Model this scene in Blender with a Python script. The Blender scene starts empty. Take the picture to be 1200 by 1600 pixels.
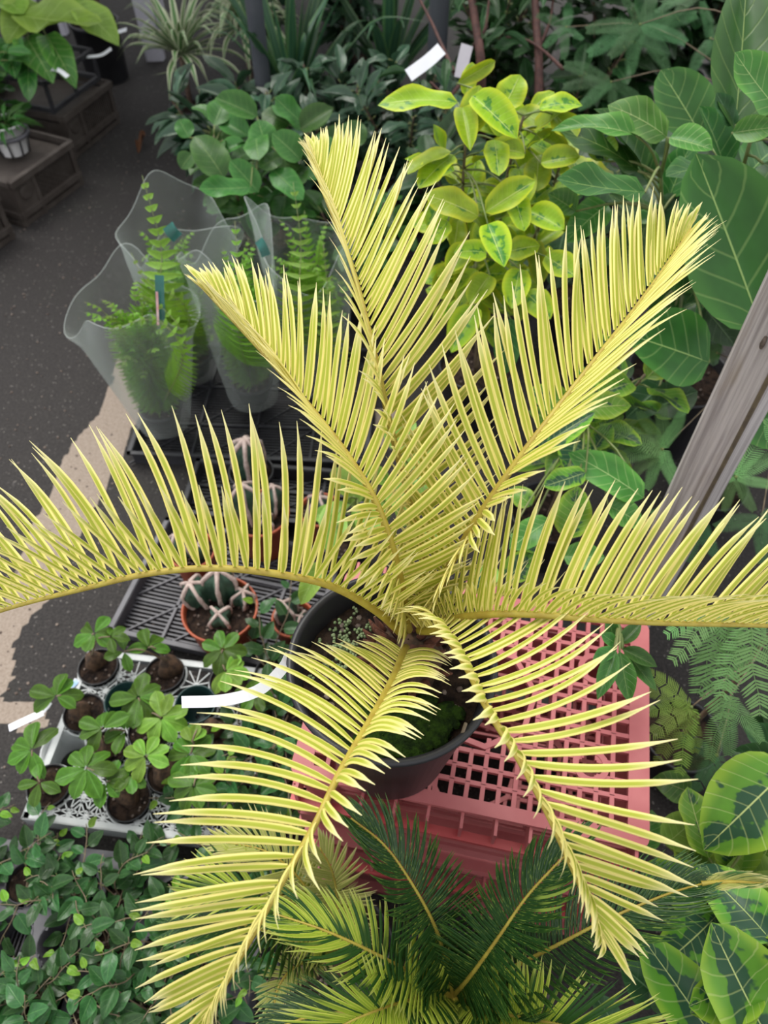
import bpy, math, random
from mathutils import Vector, Matrix, noise
V = Vector
rnd = random.Random(7)
sc = bpy.context.scene
col = sc.collection

# ------------------------------------------------------------------ camera
CAM = V((0.0, 0.0, 1.70)); PITCH = math.radians(52.0); F = 1202.0
SP, CP = math.sin(PITCH), math.cos(PITCH)
cd = bpy.data.cameras.new('camera'); cam = bpy.data.objects.new('camera', cd); col.objects.link(cam)
cam.location = CAM; cam.rotation_euler = (math.pi / 2 - PITCH, 0, 0)
cd.sensor_width = 36.0; cd.lens = F / 1600.0 * 36.0; cd.clip_start = 0.02; cd.clip_end = 60
cd.dof.use_dof = True; cd.dof.focus_distance = 0.86; cd.dof.aperture_fstop = 6.0
sc.camera = cam

# ------------------------------------------------------------------ sky, sun, exposure
w = bpy.data.worlds.new('overcast_sky'); sc.world = w; w.use_nodes = True
bg = w.node_tree.nodes['Background']
bg.inputs['Color'].default_value = (0.97, 0.985, 1.0, 1); bg.inputs['Strength'].default_value = 1.0
sd = bpy.data.lights.new('sun', 'SUN'); sun = bpy.data.objects.new('sun', sd); col.objects.link(sun)
sd.energy = 2.7; sd.angle = math.radians(38); sd.color = (1.0, 0.97, 0.90)
sun.rotation_euler = (math.radians(-24), math.radians(-16), 0); sun.location = (0, 0, 6)
sc.view_settings.view_transform = 'Standard'; sc.view_settings.look = 'None'
sc.view_settings.gamma = 1.0; sc.view_settings.use_curve_mapping = False
sc.view_settings.exposure = 0.22
sc.cycles.transparent_max_bounces = 24

# ------------------------------------------------------------------ measuring helpers
def ray(px, py):
    xc, yc = (px - 600) / F, (800 - py) / F
    return V((xc, CP + yc * SP, -SP + yc * CP))
def at(px, py, z):
    r = ray(px, py); return CAM + r * ((z - CAM.z) / r.z)
def dp(px, py, t):
    return CAM + ray(px, py) * t
def proj(p):
    q = p - CAM; d = q.y * CP - q.z * SP
    return (600 + F * q.x / d, 800 - F * (q.y * SP + q.z * CP) / d, d)
def lerp(a, b, t): return a + (b - a) * t
def ss(a, b, x):
    x = min(1, max(0, (x - a) / (b - a))); return x * x * (3 - 2 * x)
def perp(n, x):
    n = n - x * n.dot(x)
    if n.length < 1e-5: n = V((1, 0, 0)) - x * x.x
    return n.normalized()
def spline(P, n):
    """Catmull-Rom through P, resampled to n evenly spaced points."""
    P = [V(p) for p in P]; Q = [P[0] * 2 - P[1]] + P + [P[-1] * 2 - P[-2]]; pts = []
    for i in range(1, len(Q) - 2):
        a, b, c, d = Q[i - 1:i + 3]
        for k in range(16):
            t = k / 16
            pts.append(0.5 * (2 * b + (c - a) * t + (2 * a - 5 * b + 4 * c - d) * t * t + (3 * b - a - 3 * c + d) * t ** 3))
    pts.append(P[-1]); L = [0]
    for i in range(1, len(pts)): L.append(L[-1] + (pts[i] - pts[i - 1]).length)
    out = []; j = 0
    for k in range(n):
        s = L[-1] * k / (n - 1)
        while j < len(L) - 2 and L[j + 1] < s: j += 1
        out.append(pts[j].lerp(pts[j + 1], (s - L[j]) / max(1e-9, L[j + 1] - L[j])))
    return out

# ------------------------------------------------------------------ mesh builder
class MB:
    def __init__(s): s.v = []; s.f = []; s.u = []
    def add(s, vs, fs, us=None):
        o = len(s.v); s.v += [tuple(x) for x in vs]; s.f += [tuple(i + o for i in q) for q in fs]
        s.u += us if us else [(0.5, 0.5)] * len(vs); return s
    def box(s, c, size, M=None):
        c = V(c); hx, hy, hz = size[0] / 2, size[1] / 2, size[2] / 2
        vs = [c + V((x, y, z)) for x in (-hx, hx) for y in (-hy, hy) for z in (-hz, hz)]
        if M is not None: vs = [M @ p for p in vs]
        return s.add(vs, [(0, 1, 3, 2), (4, 6, 7, 5), (0, 4, 5, 1), (2, 3, 7, 6), (0, 2, 6, 4), (1, 5, 7, 3)])
    def bar(s, a, b, wd, ht, up=V((0, 0, 1))):
        a, b = V(a), V(b); x = b - a; L = x.length
        if L < 1e-6: return s
        x = x / L; n = perp(up, x); y = n.cross(x)
        M = Matrix((x, y, n)).transposed().to_4x4(); M.translation = (a + b) / 2
        return s.box((0, 0, 0), (L, wd, ht), M)
    def tube(s, P, r, k=6, cap=True):
        P = [V(p) for p in P]; n = len(P); R = r if isinstance(r, (list, tuple)) else [r] * n
        if len(R) == 2 and n != 2: R = [lerp(R[0], R[1], i / (n - 1)) for i in range(n)]
        vs, fs, us = [], [], []; N = None
        for i in range(n):
            T = (P[min(n - 1, i + 1)] - P[max(0, i - 1)])
            T = T.normalized() if T.length > 1e-9 else V((0, 0, 1))
            N = perp(N if N is not None else (V((0, 0, 1)) if abs(T.z) < .9 else V((1, 0, 0))), T); B = T.cross(N)
            for j in range(k):
                a = 2 * math.pi * j / k
                vs.append(P[i] + (N * math.cos(a) + B * math.sin(a)) * R[i]); us.append((i / (n - 1), j / k))
        for i in range(n - 1):
            for j in range(k):
                fs.append((i * k + j, i * k + (j + 1) % k, (i + 1) * k + (j + 1) % k, (i + 1) * k + j))
        if cap: fs += [tuple(range(k))[::-1], tuple(range((n - 1) * k, n * k))]
        return s.add(vs, fs, us)
    def lathe(s, c, prof, k=32, wob=None):
        c = V(c); vs, fs, us = [], [], []; n = len(prof)
        for i, (r, z) in enumerate(prof):
            for j in range(k):
                a = 2 * math.pi * j / k; q = r * (wob(a, i / (n - 1)) if wob else 1)
                vs.append(c + V((q * math.cos(a), q * math.sin(a), z))); us.append((j / k, i / (n - 1)))
        for i in range(n - 1):
            for j in range(k):
                fs.append((i * k + j, i * k + (j + 1) % k, (i + 1) * k + (j + 1) % k, (i + 1) * k + j))
        return s.add(vs, fs, us)
    def blob(s, c, r, seed=0, rough=.25, k=7, sq=(1, 1, 1)):
        c = V(c); prof = 5; vs, fs = [], []
        for i in range(prof + 1):
            th = math.pi * i / prof
            for j in range(k):
                a = 2 * math.pi * j / k; d = V((math.sin(th) * math.cos(a), math.sin(th) * math.sin(a), math.cos(th)))
                q = r * (1 + rough * noise.noise(d * 1.5 + V((seed * 3.7, seed, 0))))
                vs.append(c + V((d.x * q * sq[0], d.y * q * sq[1], d.z * q * sq[2])))
        for i in range(prof):
            for j in range(k): fs.append((i * k + j, (i + 1) * k + j, (i + 1) * k + (j + 1) % k, i * k + (j + 1) % k))
        return s.add(vs, fs)
    def inst(s, me_data, M):
        vs, fs, us = me_data; return s.add([M @ V(p) for p in vs], fs, list(us))
    def mesh(s, name, mt, smooth=True):
        me = bpy.data.meshes.new(name); me.from_pydata(s.v, [], s.f)
        uv = me.uv_layers.new(name='UVMap'); li = [0] * len(me.loops); me.loops.foreach_get('vertex_index', li)
        flat = [0.0] * (2 * len(li))
        for k, i in enumerate(li): flat[2 * k], flat[2 * k + 1] = s.u[i]
        uv.data.foreach_set('uv', flat)
        if smooth: me.polygons.foreach_set('use_smooth', [True] * len(me.polygons))
        if mt: me.materials.append(mt)
        me.update(); return me
    def build(s, name, mt, parent=None, smooth=True, bevel=0, stuff=False, label=None):
        o = bpy.data.objects.new(name, s.mesh(name, mt, smooth)); col.objects.link(o); adopt(o, parent)
        if bevel:
            m = o.modifiers.new('bevel', 'BEVEL'); m.width = bevel; m.segments = 2; m.limit_method = 'ANGLE'
        if stuff: o['kind'] = 'stuff'
        if label: o['label'] = label
        return o
def adopt(o, parent):
    if parent is None: return
    o.parent = parent
    if parent.type == 'EMPTY': o.matrix_parent_inverse = Matrix.Translation(-parent.location)
def inst(name, me, M, parent=None):
    o = bpy.data.objects.new(name, me); col.objects.link(o); adopt(o, parent); o.matrix_basis = M; return o
def tag(o, label, cat, group=None):
    o['label'] = label; o['category'] = cat
    if group: o['group'] = group
    return o
def thing(name, label, cat, loc, group=None):
    o = bpy.data.objects.new(name, None); o.empty_display_size = .05; col.objects.link(o); o.location = loc
    return tag(o, label, cat, group)
def frame(x, n, p, lx, ly, lz):
    x = x.normalized(); n = perp(n, x); y = n.cross(x)
    M = Matrix((x * lx, y * ly, n * lz)).transposed().to_4x4(); M.translation = p; return M

# ------------------------------------------------------------------ materials
class NT:
    def __init__(s, name):
        s.m = bpy.data.materials.new(name); s.m.use_nodes = True; s.t = s.m.node_tree; s.n = s.t.nodes
        s.p = s.n['Principled BSDF']; s.out = s.n['Material Output']
    def node(s, ty, **kw):
        n = s.n.new(ty)
        for k, v in kw.items(): setattr(n, k, v)
        return n
    def put(s, sock, v):
        if hasattr(v, 'links'): s.t.links.new(v, sock)
        else:
            if isinstance(v, (tuple, list)) and len(v) == 3 and sock.type == 'RGBA': v = (*v, 1)
            sock.default_value = v
    def math(s, op, a, b=0.0, c=0.0, clamp=False):
        n = s.node('ShaderNodeMath', operation=op, use_clamp=clamp)
        for i, x in enumerate((a, b, c)): s.put(n.inputs[i], x)
        return n.outputs[0]
    def step(s, x, a, b):
        n = s.node('ShaderNodeMapRange', interpolation_type='SMOOTHSTEP')
        s.put(n.inputs[0], x); s.put(n.inputs[1], a); s.put(n.inputs[2], b); return n.outputs[0]
    def mix(s, f, a, b):
        n = s.node('ShaderNodeMix', data_type='RGBA'); s.put(n.inputs[0], f); s.put(n.inputs[6], a); s.put(n.inputs[7], b); return n.outputs[2]
    def noise(s, vec, scale, detail=3.0, rough=.55):
        n = s.node('ShaderNodeTexNoise'); s.put(n.inputs['Vector'], vec); s.put(n.inputs['Scale'], scale)
        n.inputs['Detail'].default_value = detail; n.inputs['Roughness'].default_value = rough; return n.outputs[0]
    def coord(s, k='Object'): return s.node('ShaderNodeTexCoord').outputs[k]
    def bump(s, h, st, dist=.002):
        n = s.node('ShaderNodeBump'); s.put(n.inputs['Height'], h); n.inputs['Strength'].default_value = st
        n.inputs['Distance'].default_value = dist; s.put(s.p.inputs['Normal'], n.outputs[0])
def mat(name, c1, c2=None, rough=.6, scale=30., bump=0., spec=.5, lo=.35, hi=.65, detail=4.0, dist=.002):
    s = NT(name); v = s.coord(); f = s.noise(v, scale, detail)
    s.put(s.p.inputs['Base Color'], s.mix(s.step(f, lo, hi), c1, c2 or tuple(x * .8 for x in c1)))
    s.p.inputs['Roughness'].default_value = rough; s.p.inputs['Specular IOR Level'].default_value = spec
    if bump: s.bump(s.noise(v, scale * 2.5, 5), bump, dist)
    return s.m
def leafmat(name, main, edge=None, vein=None, var=None, rough=.38, trans=.22, nv=9.0, mid=.05, vth=.5, vs=3.0, rv=.35, sv=.5, elo=.55, spec=.35):
    """Leaf blade from its UV: u along the blade, v across it; midrib, side veins, margin and patchy variegation."""
    s = NT(name); uv = s.node('ShaderNodeSeparateXYZ'); s.put(uv.inputs[0], s.coord('UV'))
    u, v = uv.outputs[0], uv.outputs[1]; vv = s.math('ABSOLUTE', s.math('MULTIPLY_ADD', v, 2.0, -1.0))
    oi = s.node('ShaderNodeObjectInfo').outputs['Random']
    cb = s.node('ShaderNodeCombineXYZ'); s.put(cb.inputs[0], s.math('MULTIPLY', u, 1.6)); s.put(cb.inputs[1], v); s.put(cb.inputs[2], s.math('MULTIPLY', oi, 40.0))
    nz = s.noise(cb.outputs[0], vs, 3.0)
    c = s.mix(s.step(nz, .3, .7), main, tuple(x * .78 for x in main))
    if edge: c = s.mix(s.step(s.math('MULTIPLY_ADD', nz, .35, s.math('SUBTRACT', vv, .17)), elo, 1.0), c, edge)
    if var:
        k = s.math('ADD', nz, s.math('MULTIPLY_ADD', vv, -.30, s.math('MULTIPLY_ADD', oi, .24, .03)))
        c = s.mix(s.step(k, vth - .02, vth + .03), c, var)
    if vein:
        ph = s.math('FRACT', s.math('MULTIPLY_ADD', u, nv, s.math('MULTIPLY', vv, -1.6)))
        side = s.step(s.math('ABSOLUTE', s.math('SUBTRACT', ph, .5)), .08, .02)
        c = s.mix(s.math('MULTIPLY', side, sv), c, vein)
        c = s.mix(s.step(vv, mid, mid * .5), c, vein)
        s.bump(s.math('MULTIPLY_ADD', side, -.5, s.step(vv, mid * 2.2, 0.0)), .35, .002)
    h = s.node('ShaderNodeHueSaturation'); s.put(h.inputs['Color'], c)
    s.put(h.inputs['Value'], s.math('MULTIPLY_ADD', oi, rv * 1.6, 1 - rv * .8)); s.put(h.inputs['Hue'], s.math('MULTIPLY_ADD', oi, .03, .485))
    c = h.outputs[0]; s.put(s.p.inputs['Base Color'], c); s.p.inputs['Roughness'].default_value = rough
    s.p.inputs['Specular IOR Level'].default_value = spec
    tr = s.node('ShaderNodeBsdfTranslucent'); s.put(tr.inputs['Color'], c); mx = s.node('ShaderNodeMixShader')
    mx.inputs[0].default_value = trans; s.put(mx.inputs[1], s.p.outputs[0]); s.put(mx.inputs[2], tr.outputs[0]); s.put(s.out.inputs[0], mx.outputs[0])
    return s.m
def leafletmat(name, mid, edge, tip, alt=None, share=.0, trans=.22, rough=.5, streak=0.0, spec=.35):
    """Narrow cycad leaflet: greener channel, pale margins and tip. The whole part of u numbers the leaflet, so that a
    share of the leaflets can take the colour alt; streak adds broken lines of that colour along the others."""
    s = NT(name); uv = s.node('ShaderNodeSeparateXYZ'); s.put(uv.inputs[0], s.coord('UV')); v = uv.outputs[1]
    u = s.math('FRACT', uv.outputs[0]); vv = s.math('ABSOLUTE', s.math('MULTIPLY_ADD', v, 2.0, -1.0)); pos = s.node('ShaderNodeNewGeometry').outputs['Position']
    nz = s.noise(pos, 14.0, 2.0); a = s.step(vv, .30, .72); a = s.math('MULTIPLY_ADD', nz, .5, s.math('SUBTRACT', a, .25), clamp=True)
    c = s.mix(a, mid, edge); c = s.mix(s.step(u, .62, 1.0), c, tip)
    if alt:
        wn = s.node('ShaderNodeTexWhiteNoise', noise_dimensions='1D'); s.put(wn.inputs['W'], s.math('FLOOR', uv.outputs[0])); tone = wn.outputs['Value']
        big = s.noise(pos, 9.0, 1.0); k = s.math('MULTIPLY_ADD', tone, .55, s.math('MULTIPLY', big, .9))
        f = s.step(k, 1.45 - share - .05, 1.45 - share + .05)
        if streak:
            cb = s.node('ShaderNodeCombineXYZ'); s.put(cb.inputs[0], s.math('MULTIPLY', u, 5.0)); s.put(cb.inputs[1], s.math('MULTIPLY', v, 3.0)); s.put(cb.inputs[2], s.math('MULTIPLY', tone, 50.0))
            f = s.math('MAXIMUM', f, s.math('MULTIPLY', s.step(s.noise(cb.outputs[0], 1.6, 2.0), .60, .66), streak))
        c = s.mix(f, c, alt)
    s.put(s.p.inputs['Base Color'], c); s.p.inputs['Roughness'].default_value = rough; s.p.inputs['Specular IOR Level'].default_value = spec
    tr = s.node('ShaderNodeBsdfTranslucent'); s.put(tr.inputs['Color'], c); mx = s.node('ShaderNodeMixShader')
    mx.inputs[0].default_value = trans; s.put(mx.inputs[1], s.p.outputs[0]); s.put(mx.inputs[2], tr.outputs[0]); s.put(s.out.inputs[0], mx.outputs[0])
    return s.m

M = {}
M['gold'] = leafletmat('gold_leaflet', (.41, .46, .045), (.87, .76, .25), (.90, .82, .42))
M['rachis'] = mat('olive_rachis', (.34, .25, .035), (.42, .34, .05), .5, 60, .1)
M['variegated'] = leafletmat('variegated_leaflet', (.014, .052, .010), (.020, .070, .012), (.05, .13, .02), (.26, .36, .06), .25, .12, .36, .75, .5)
M['cream'] = leafletmat('cream_leaflet', (.34, .38, .08), (.50, .48, .16), (.54, .50, .22), (.06, .15, .03), .40)
M['limecycad'] = leafletmat('lime_leaflet', (.30, .42, .035), (.52, .58, .085), (.55, .58, .16), (.025, .085, .014), .62, .2, .42, .25)
M['caudex'] = mat('brown_caudex', (.10, .055, .03), (.035, .02, .012), .85, 90, .6)
M['rust'] = mat('rusty_scales', (.16, .055, .03), (.07, .025, .015), .8, 120, .4)
M['black_plastic'] = mat('black_plastic', (.016, .016, .020), (.024, .024, .028), .42, 14, .04)
M['grey_tray'] = mat('charcoal_tray_plastic', (.085, .083, .098), (.11, .108, .125), .5, 25, .05)
M['dark_tray'] = mat('dark_tray_plastic', (.026, .026, .031), (.04, .04, .047), .5, 25, .05)
M['white_tray'] = mat('pale_grey_tray_plastic', (.50, .53, .54), (.58, .60, .61), .5, 25, .05)
M['teal_pot'] = mat('dark_teal_plastic', (.012, .045, .045), (.02, .06, .06), .4, 20)
M['terracotta'] = mat('terracotta_plastic', (.36, .075, .03), (.42, .10, .045), .5, 18, .05)
M['white_pot'] = mat('white_plastic', (.62, .61, .62), (.70, .69, .70), .4, 10)
M['label'] = mat('white_label_plastic', (.86, .87, .93), (.80, .81, .88), .35, 8)
M['grey_label'] = mat('grey_label_plastic', (.40, .38, .42), (.33, .31, .35), .4, 8)
M['green_label'] = mat('green_label_print', (.01, .09, .07), (.02, .14, .12), .3, 30)
M['pink_label'] = mat('pink_label_print', (.60, .28, .28), (.7, .5, .5), .3, 60)
M['blue_label'] = mat('blue_label_print', (.25, .45, .75), (.5, .65, .85), .3, 60)
M['red_crate'] = mat('faded_red_plastic', (.42, .105, .112), (.49, .145, .15), .48, 9, .08)
M['red_crate_deep'] = mat('deeper_red_plastic', (.45, .06, .065), (.52, .09, .095), .45, 9, .05)
M['brown_crate'] = mat('brown_plastic', (.06, .047, .041), (.085, .07, .062), .6, 16, .1)
M['soil'] = mat('potting_soil', (.045, .028, .02), (.012, .008, .007), .95, 70, 1.0, .2, dist=.006)
M['pebble'] = mat('pebbles', (.24, .19, .16), (.09, .06, .05), .8, 60, .2)
M['moss'] = mat('moss', (.035, .075, .010), (.015, .03, .008), .95, 110, 1.0, .1, dist=.006)
M['bark'] = mat('bark', (.16, .10, .075), (.09, .055, .04), .8, 60, .5)
M['redbark'] = mat('reddish_bark', (.10, .04, .032), (.06, .025, .022), .75, 60, .4)
M['greenstem'] = mat('green_stem', (.14, .20, .05), (.20, .22, .08), .5, 40, .1)
M['palestem'] = mat('pale_stem', (.22, .17, .11), (.15, .11, .07), .6, 50, .2)
M['steel'] = mat('dark_painted_steel', (.055, .06, .075), (.07, .075, .09), .45, 6)
M['cactus'] = mat('cactus_skin', (.05, .11, .07), (.025, .06, .04), .55, 40, .2)
M['wool'] = mat('cactus_wool', (.55, .44, .40), (.40, .30, .27), .9, 90, .7)
M['white_paint'] = mat('white_painted_metal', (.52, .51, .58), (.46, .45, .52), .5, 8)
M['deadleaf'] = mat('dead_leaf', (.18, .07, .03), (.10, .045, .02), .7, 40)
L = {}
L['altissima'] = leafmat('lime_ficus_leaf', (.30, .47, .022), (.50, .58, .025), (.52, .62, .16), (.07, .21, .025), .36, .26, 10, .035, .70, 3.2, .30, .18)
L['altissima_low'] = leafmat('variegated_ficus_leaf', (.12, .30, .030), (.26, .42, .04), (.50, .58, .22), (.028, .085, .040), .36, .2, 9, .024, .57, 2.4, .22, .32)
L['bengal'] = leafmat('dark_ficus_leaf', (.028, .112, .017), (.045, .15, .022), (.24, .36, .11), None, .36, .14, 6, .022, rv=.35, sv=.30)
L['bengal_new'] = leafmat('fresh_ficus_leaf', (.075, .22, .038), (.12, .29, .05), (.36, .48, .18), None, .36, .2, 7, .026, rv=.3, sv=.4)
L['round'] = leafmat('round_ficus_leaf', (.045, .145, .026), (.06, .175, .03), (.2, .32, .10), None, .36, .15, 7, .025, rv=.45, sv=.2)
L['shrub'] = leafmat('shrub_leaf', (.034, .088, .046), (.055, .12, .06), (.12, .19, .10), None, .28, .12, 6, .06, rv=.6, sv=.1, spec=.55)
L['shade'] = leafmat('deep_green_leaf', (.022, .068, .019), (.03, .085, .024), (.10, .18, .08), None, .4, .12, 6, .04, rv=.5, sv=.25)
L['vine'] = leafmat('vine_leaf', (.032, .10, .028), (.042, .125, .034), (.08, .18, .055), None, .30, .12, 5, .05, rv=.5, sv=.35)
L['vine_new'] = leafmat('fresh_vine_leaf', (.17, .36, .03), (.22, .42, .04), (.3, .48, .08), None, .33, .25, 5, .05, rv=.4, sv=.2)
L['caudex'] = leafmat('scalloped_leaf', (.068, .165, .014), (.09, .21, .018), (.13, .29, .045), None, .42, .22, 5, .05, rv=.5, sv=.15)
L['caudex_new'] = leafmat('fresh_scalloped_leaf', (.19, .38, .045), (.25, .45, .06), (.3, .5, .1), None, .42, .28, 5, .05, rv=.35, sv=.15)
L['fern'] = leafmat('fern_leaf', (.19, .40, .035), (.24, .46, .045), (.16, .34, .03), None, .45, .3, 5, .06, rv=.35, sv=.1)
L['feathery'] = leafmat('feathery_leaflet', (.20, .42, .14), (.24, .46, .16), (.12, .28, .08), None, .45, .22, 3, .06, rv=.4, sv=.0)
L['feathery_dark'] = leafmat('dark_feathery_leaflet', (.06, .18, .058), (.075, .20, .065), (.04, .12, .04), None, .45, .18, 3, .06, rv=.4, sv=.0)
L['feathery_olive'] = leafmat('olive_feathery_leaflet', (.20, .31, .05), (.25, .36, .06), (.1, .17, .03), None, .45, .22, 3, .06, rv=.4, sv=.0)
L['palelime'] = leafmat('pale_lime_leaf', (.22, .38, .055), (.28, .44, .07), (.35, .5, .14), None, .42, .28, 7, .03, rv=.25, sv=.4)
L['strap'] = leafmat('striped_strap_leaf', (.09, .19, .055), (.66, .66, .48), (.12, .22, .07), None, .38, .15, 1, .1, rv=.4, sv=.0, elo=.30)
L['flax'] = leafmat('long_strap_leaf', (.035, .10, .05), (.10, .20, .07), (.06, .14, .06), None, .35, .12, 1, .1, rv=.5, sv=.0)
# ------------------------------------------------------------------ the ground (setting)
PATCH_PX = [[(190, 545), (172, 605), (150, 650), (112, 692), (92, 740), (60, 800), (40, 870), (10, 930), (-30, 1010), (-20, 1090), (8, 1085), (24, 1010), (46, 970), (78, 925), (110, 860), (150, 800), (172, 748), (192, 718), (206, 668), (240, 640)],
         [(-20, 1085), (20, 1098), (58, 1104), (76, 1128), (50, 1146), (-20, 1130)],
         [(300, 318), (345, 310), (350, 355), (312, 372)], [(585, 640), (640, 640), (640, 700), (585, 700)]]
POLY = [[at(x, y, 0) for x, y in q] for q in PATCH_PX]
def inside(p, q):
    r = False; j = len(q) - 1
    for i in range(len(q)):
        if (q[i].y > p.y) != (q[j].y > p.y) and p.x < (q[j].x - q[i].x) * (p.y - q[i].y) / (q[j].y - q[i].y) + q[i].x: r = not r
        j = i
    return r
def build_floor():
    m = MB(); m.add([(-9, -3, 0), (9, -3, 0), (9, 14, 0), (-9, 14, 0)], [(0, 1, 2, 3)])
    # dense inner sheet carries the outline of the beige patch as a colour attribute
    s = NT('worn_asphalt'); v = s.coord('Object')
    big = s.noise(v, 2.2, 4); fine = s.noise(v, 160, 3); mid = s.noise(v, 38, 4)
    c = s.mix(s.step(fine, .35, .68), (.016, .0135, .0135), (.036, .031, .030))
    c = s.mix(s.step(mid, .66, .74), c, (.10, .09, .088)); c = s.mix(s.math('MULTIPLY', s.step(big, .5, .75), .5), c, (.03, .031, .024))
    vo = s.node('ShaderNodeTexVoronoi'); s.put(vo.inputs['Vector'], v); vo.inputs['Scale'].default_value = 75
    c = s.mix(s.math('MULTIPLY', s.step(vo.outputs[0], .22, .12), s.step(mid, .46, .56)), c, (.16, .145, .135))
    at_ = s.node('ShaderNodeAttribute', attribute_name='beige')
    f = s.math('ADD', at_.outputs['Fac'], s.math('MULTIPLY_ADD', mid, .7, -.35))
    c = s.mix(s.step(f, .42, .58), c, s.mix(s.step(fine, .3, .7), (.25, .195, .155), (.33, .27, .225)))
    s.put(s.p.inputs['Base Color'], c); s.p.inputs['Roughness'].default_value = .85
    s.bump(s.math('ADD', fine, mid), .5, .003)
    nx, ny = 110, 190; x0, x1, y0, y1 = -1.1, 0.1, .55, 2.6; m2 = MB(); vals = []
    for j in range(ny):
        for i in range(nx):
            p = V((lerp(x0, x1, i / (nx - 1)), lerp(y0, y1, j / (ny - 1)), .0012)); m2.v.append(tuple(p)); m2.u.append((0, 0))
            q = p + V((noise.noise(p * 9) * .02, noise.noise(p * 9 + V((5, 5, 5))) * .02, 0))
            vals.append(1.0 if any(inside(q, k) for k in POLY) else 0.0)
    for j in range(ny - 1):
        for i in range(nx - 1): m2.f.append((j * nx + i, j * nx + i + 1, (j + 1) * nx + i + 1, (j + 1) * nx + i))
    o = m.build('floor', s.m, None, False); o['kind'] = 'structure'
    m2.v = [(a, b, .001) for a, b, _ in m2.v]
    p = m2.build('beige_patch', s.m, o, False); a = p.data.attributes.new('beige', 'FLOAT', 'POINT'); a.data.foreach_set('value', vals)
    # small stones lying on the asphalt
    k = MB()
    for _ in range(260):
        q = at(rnd.uniform(0, 300), rnd.uniform(200, 1250), .002); k.blob(q, rnd.uniform(.0018, .0045), rnd.random() * 9, .4, 5, (1, 1, .6))
    k.build('grit', M['pebble'], o, stuff=True)
build_floor()
m = MB(); m.box((-2.6, 6.6, 2.75), (4.2, 5.6, .04)); o = m.build('added_shade_panel', mat('grey_shade_panel', (.20, .20, .21), None, .7), None, False); o['kind'] = 'structure'  # unseen slab added overhead to darken the far aisle

# painted greenhouse posts
for px, py, z, r, lab in ((403, 60, .60, .030, 'dark grey painted steel post among the variegated shrubs'),
                          (684, 60, .60, .034, 'dark steel post standing behind the white plant tag')):
    p = at(px, py, z); t = thing('steel_post', lab, 'post', (p.x, p.y, 0))
    MB().lathe((p.x, p.y, 0), [(r, .0), (r, 2.6)], 20).build('tube', M['steel'], t)
    MB().lathe((p.x, p.y, 0), [(r * 1.9, 0), (r * 1.9, .012), (r * 1.1, .016)], 20).build('foot', M['steel'], t)
# weathered timber post
def wooden_post():
    s = NT('weathered_timber'); v = s.node('ShaderNodeMapping'); s.put(v.inputs[0], s.coord('Object')); v.inputs['Scale'].default_value = (150, 150, 4)
    g = s.noise(v.outputs[0], 1.0, 5); v2 = s.node('ShaderNodeMapping'); s.put(v2.inputs[0], s.coord('Object')); v2.inputs['Scale'].default_value = (30, 30, 6)
    h = s.noise(v2.outputs[0], 1.0, 3)
    c = s.mix(s.step(g, .32, .68), (.27, .24, .24), (.50, .46, .455)); c = s.mix(s.math('MULTIPLY', s.step(h, .55, .8), .5), c, (.26, .20, .13))
    s.put(s.p.inputs['Base Color'], c); s.p.inputs['Roughness'].default_value = .85; s.bump(g, .5, .002)
    t = thing('wooden_post', 'weathered grey square timber post rising beside the dark ficus leaves', 'post', (.562, .885, 0))
    a = .036; R = Matrix.Rotation(math.radians(39), 4, 'Z'); base = V((.562, .885, 0)); prof = []
    c_ = .006
    for sx, sy in ((1, 1), (-1, 1), (-1, -1), (1, -1)):
        p1, p2 = (V((sx * a, sy * (a - c_), 0)), V((sx * (a - c_), sy * a, 0)))
        prof += [p1, p2] if sx * sy > 0 else [p2, p1]
    m = MB(); nz = 40; vs = []
    for k in range(nz):
        for q in prof:
            z = 2.3 * k / (nz - 1); b = 1 + .02 * noise.noise(V((q.x * 20, q.y * 20, z * 3)))
            vs.append(base + R @ (q * b) + V((0, 0, z)))
    fs = [(k * 8 + j, k * 8 + (j + 1) % 8, (k + 1) * 8 + (j + 1) % 8, (k + 1) * 8 + j) for k in range(nz - 1) for j in range(8)]
    m.add(vs, fs).build('timber', s.m, t, False)
    kn = mat('timber_knot', (.13, .10, .085), (.07, .05, .04), .8, 120, .3); b = MB()
    p = dp(1166, 532, .98); b.blob(base + R @ V((-a, -.004, .99)), .0075, 3, .3, 9, (.35, .8, 1.6)); b.build('knot', kn, t)
    g = MB(); g.tube([base + R @ V((-a + .003, -a + .003, z)) for z in (0.02, .6, 1.2, 1.8, 2.28)], .0042, 6)
    g.build('dark_corner_strip', mat('dark_brown_timber', (.13, .10, .06), (.09, .07, .05), .9, 50, .3), t)  # darker brown strip along the post corner
wooden_post()
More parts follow.
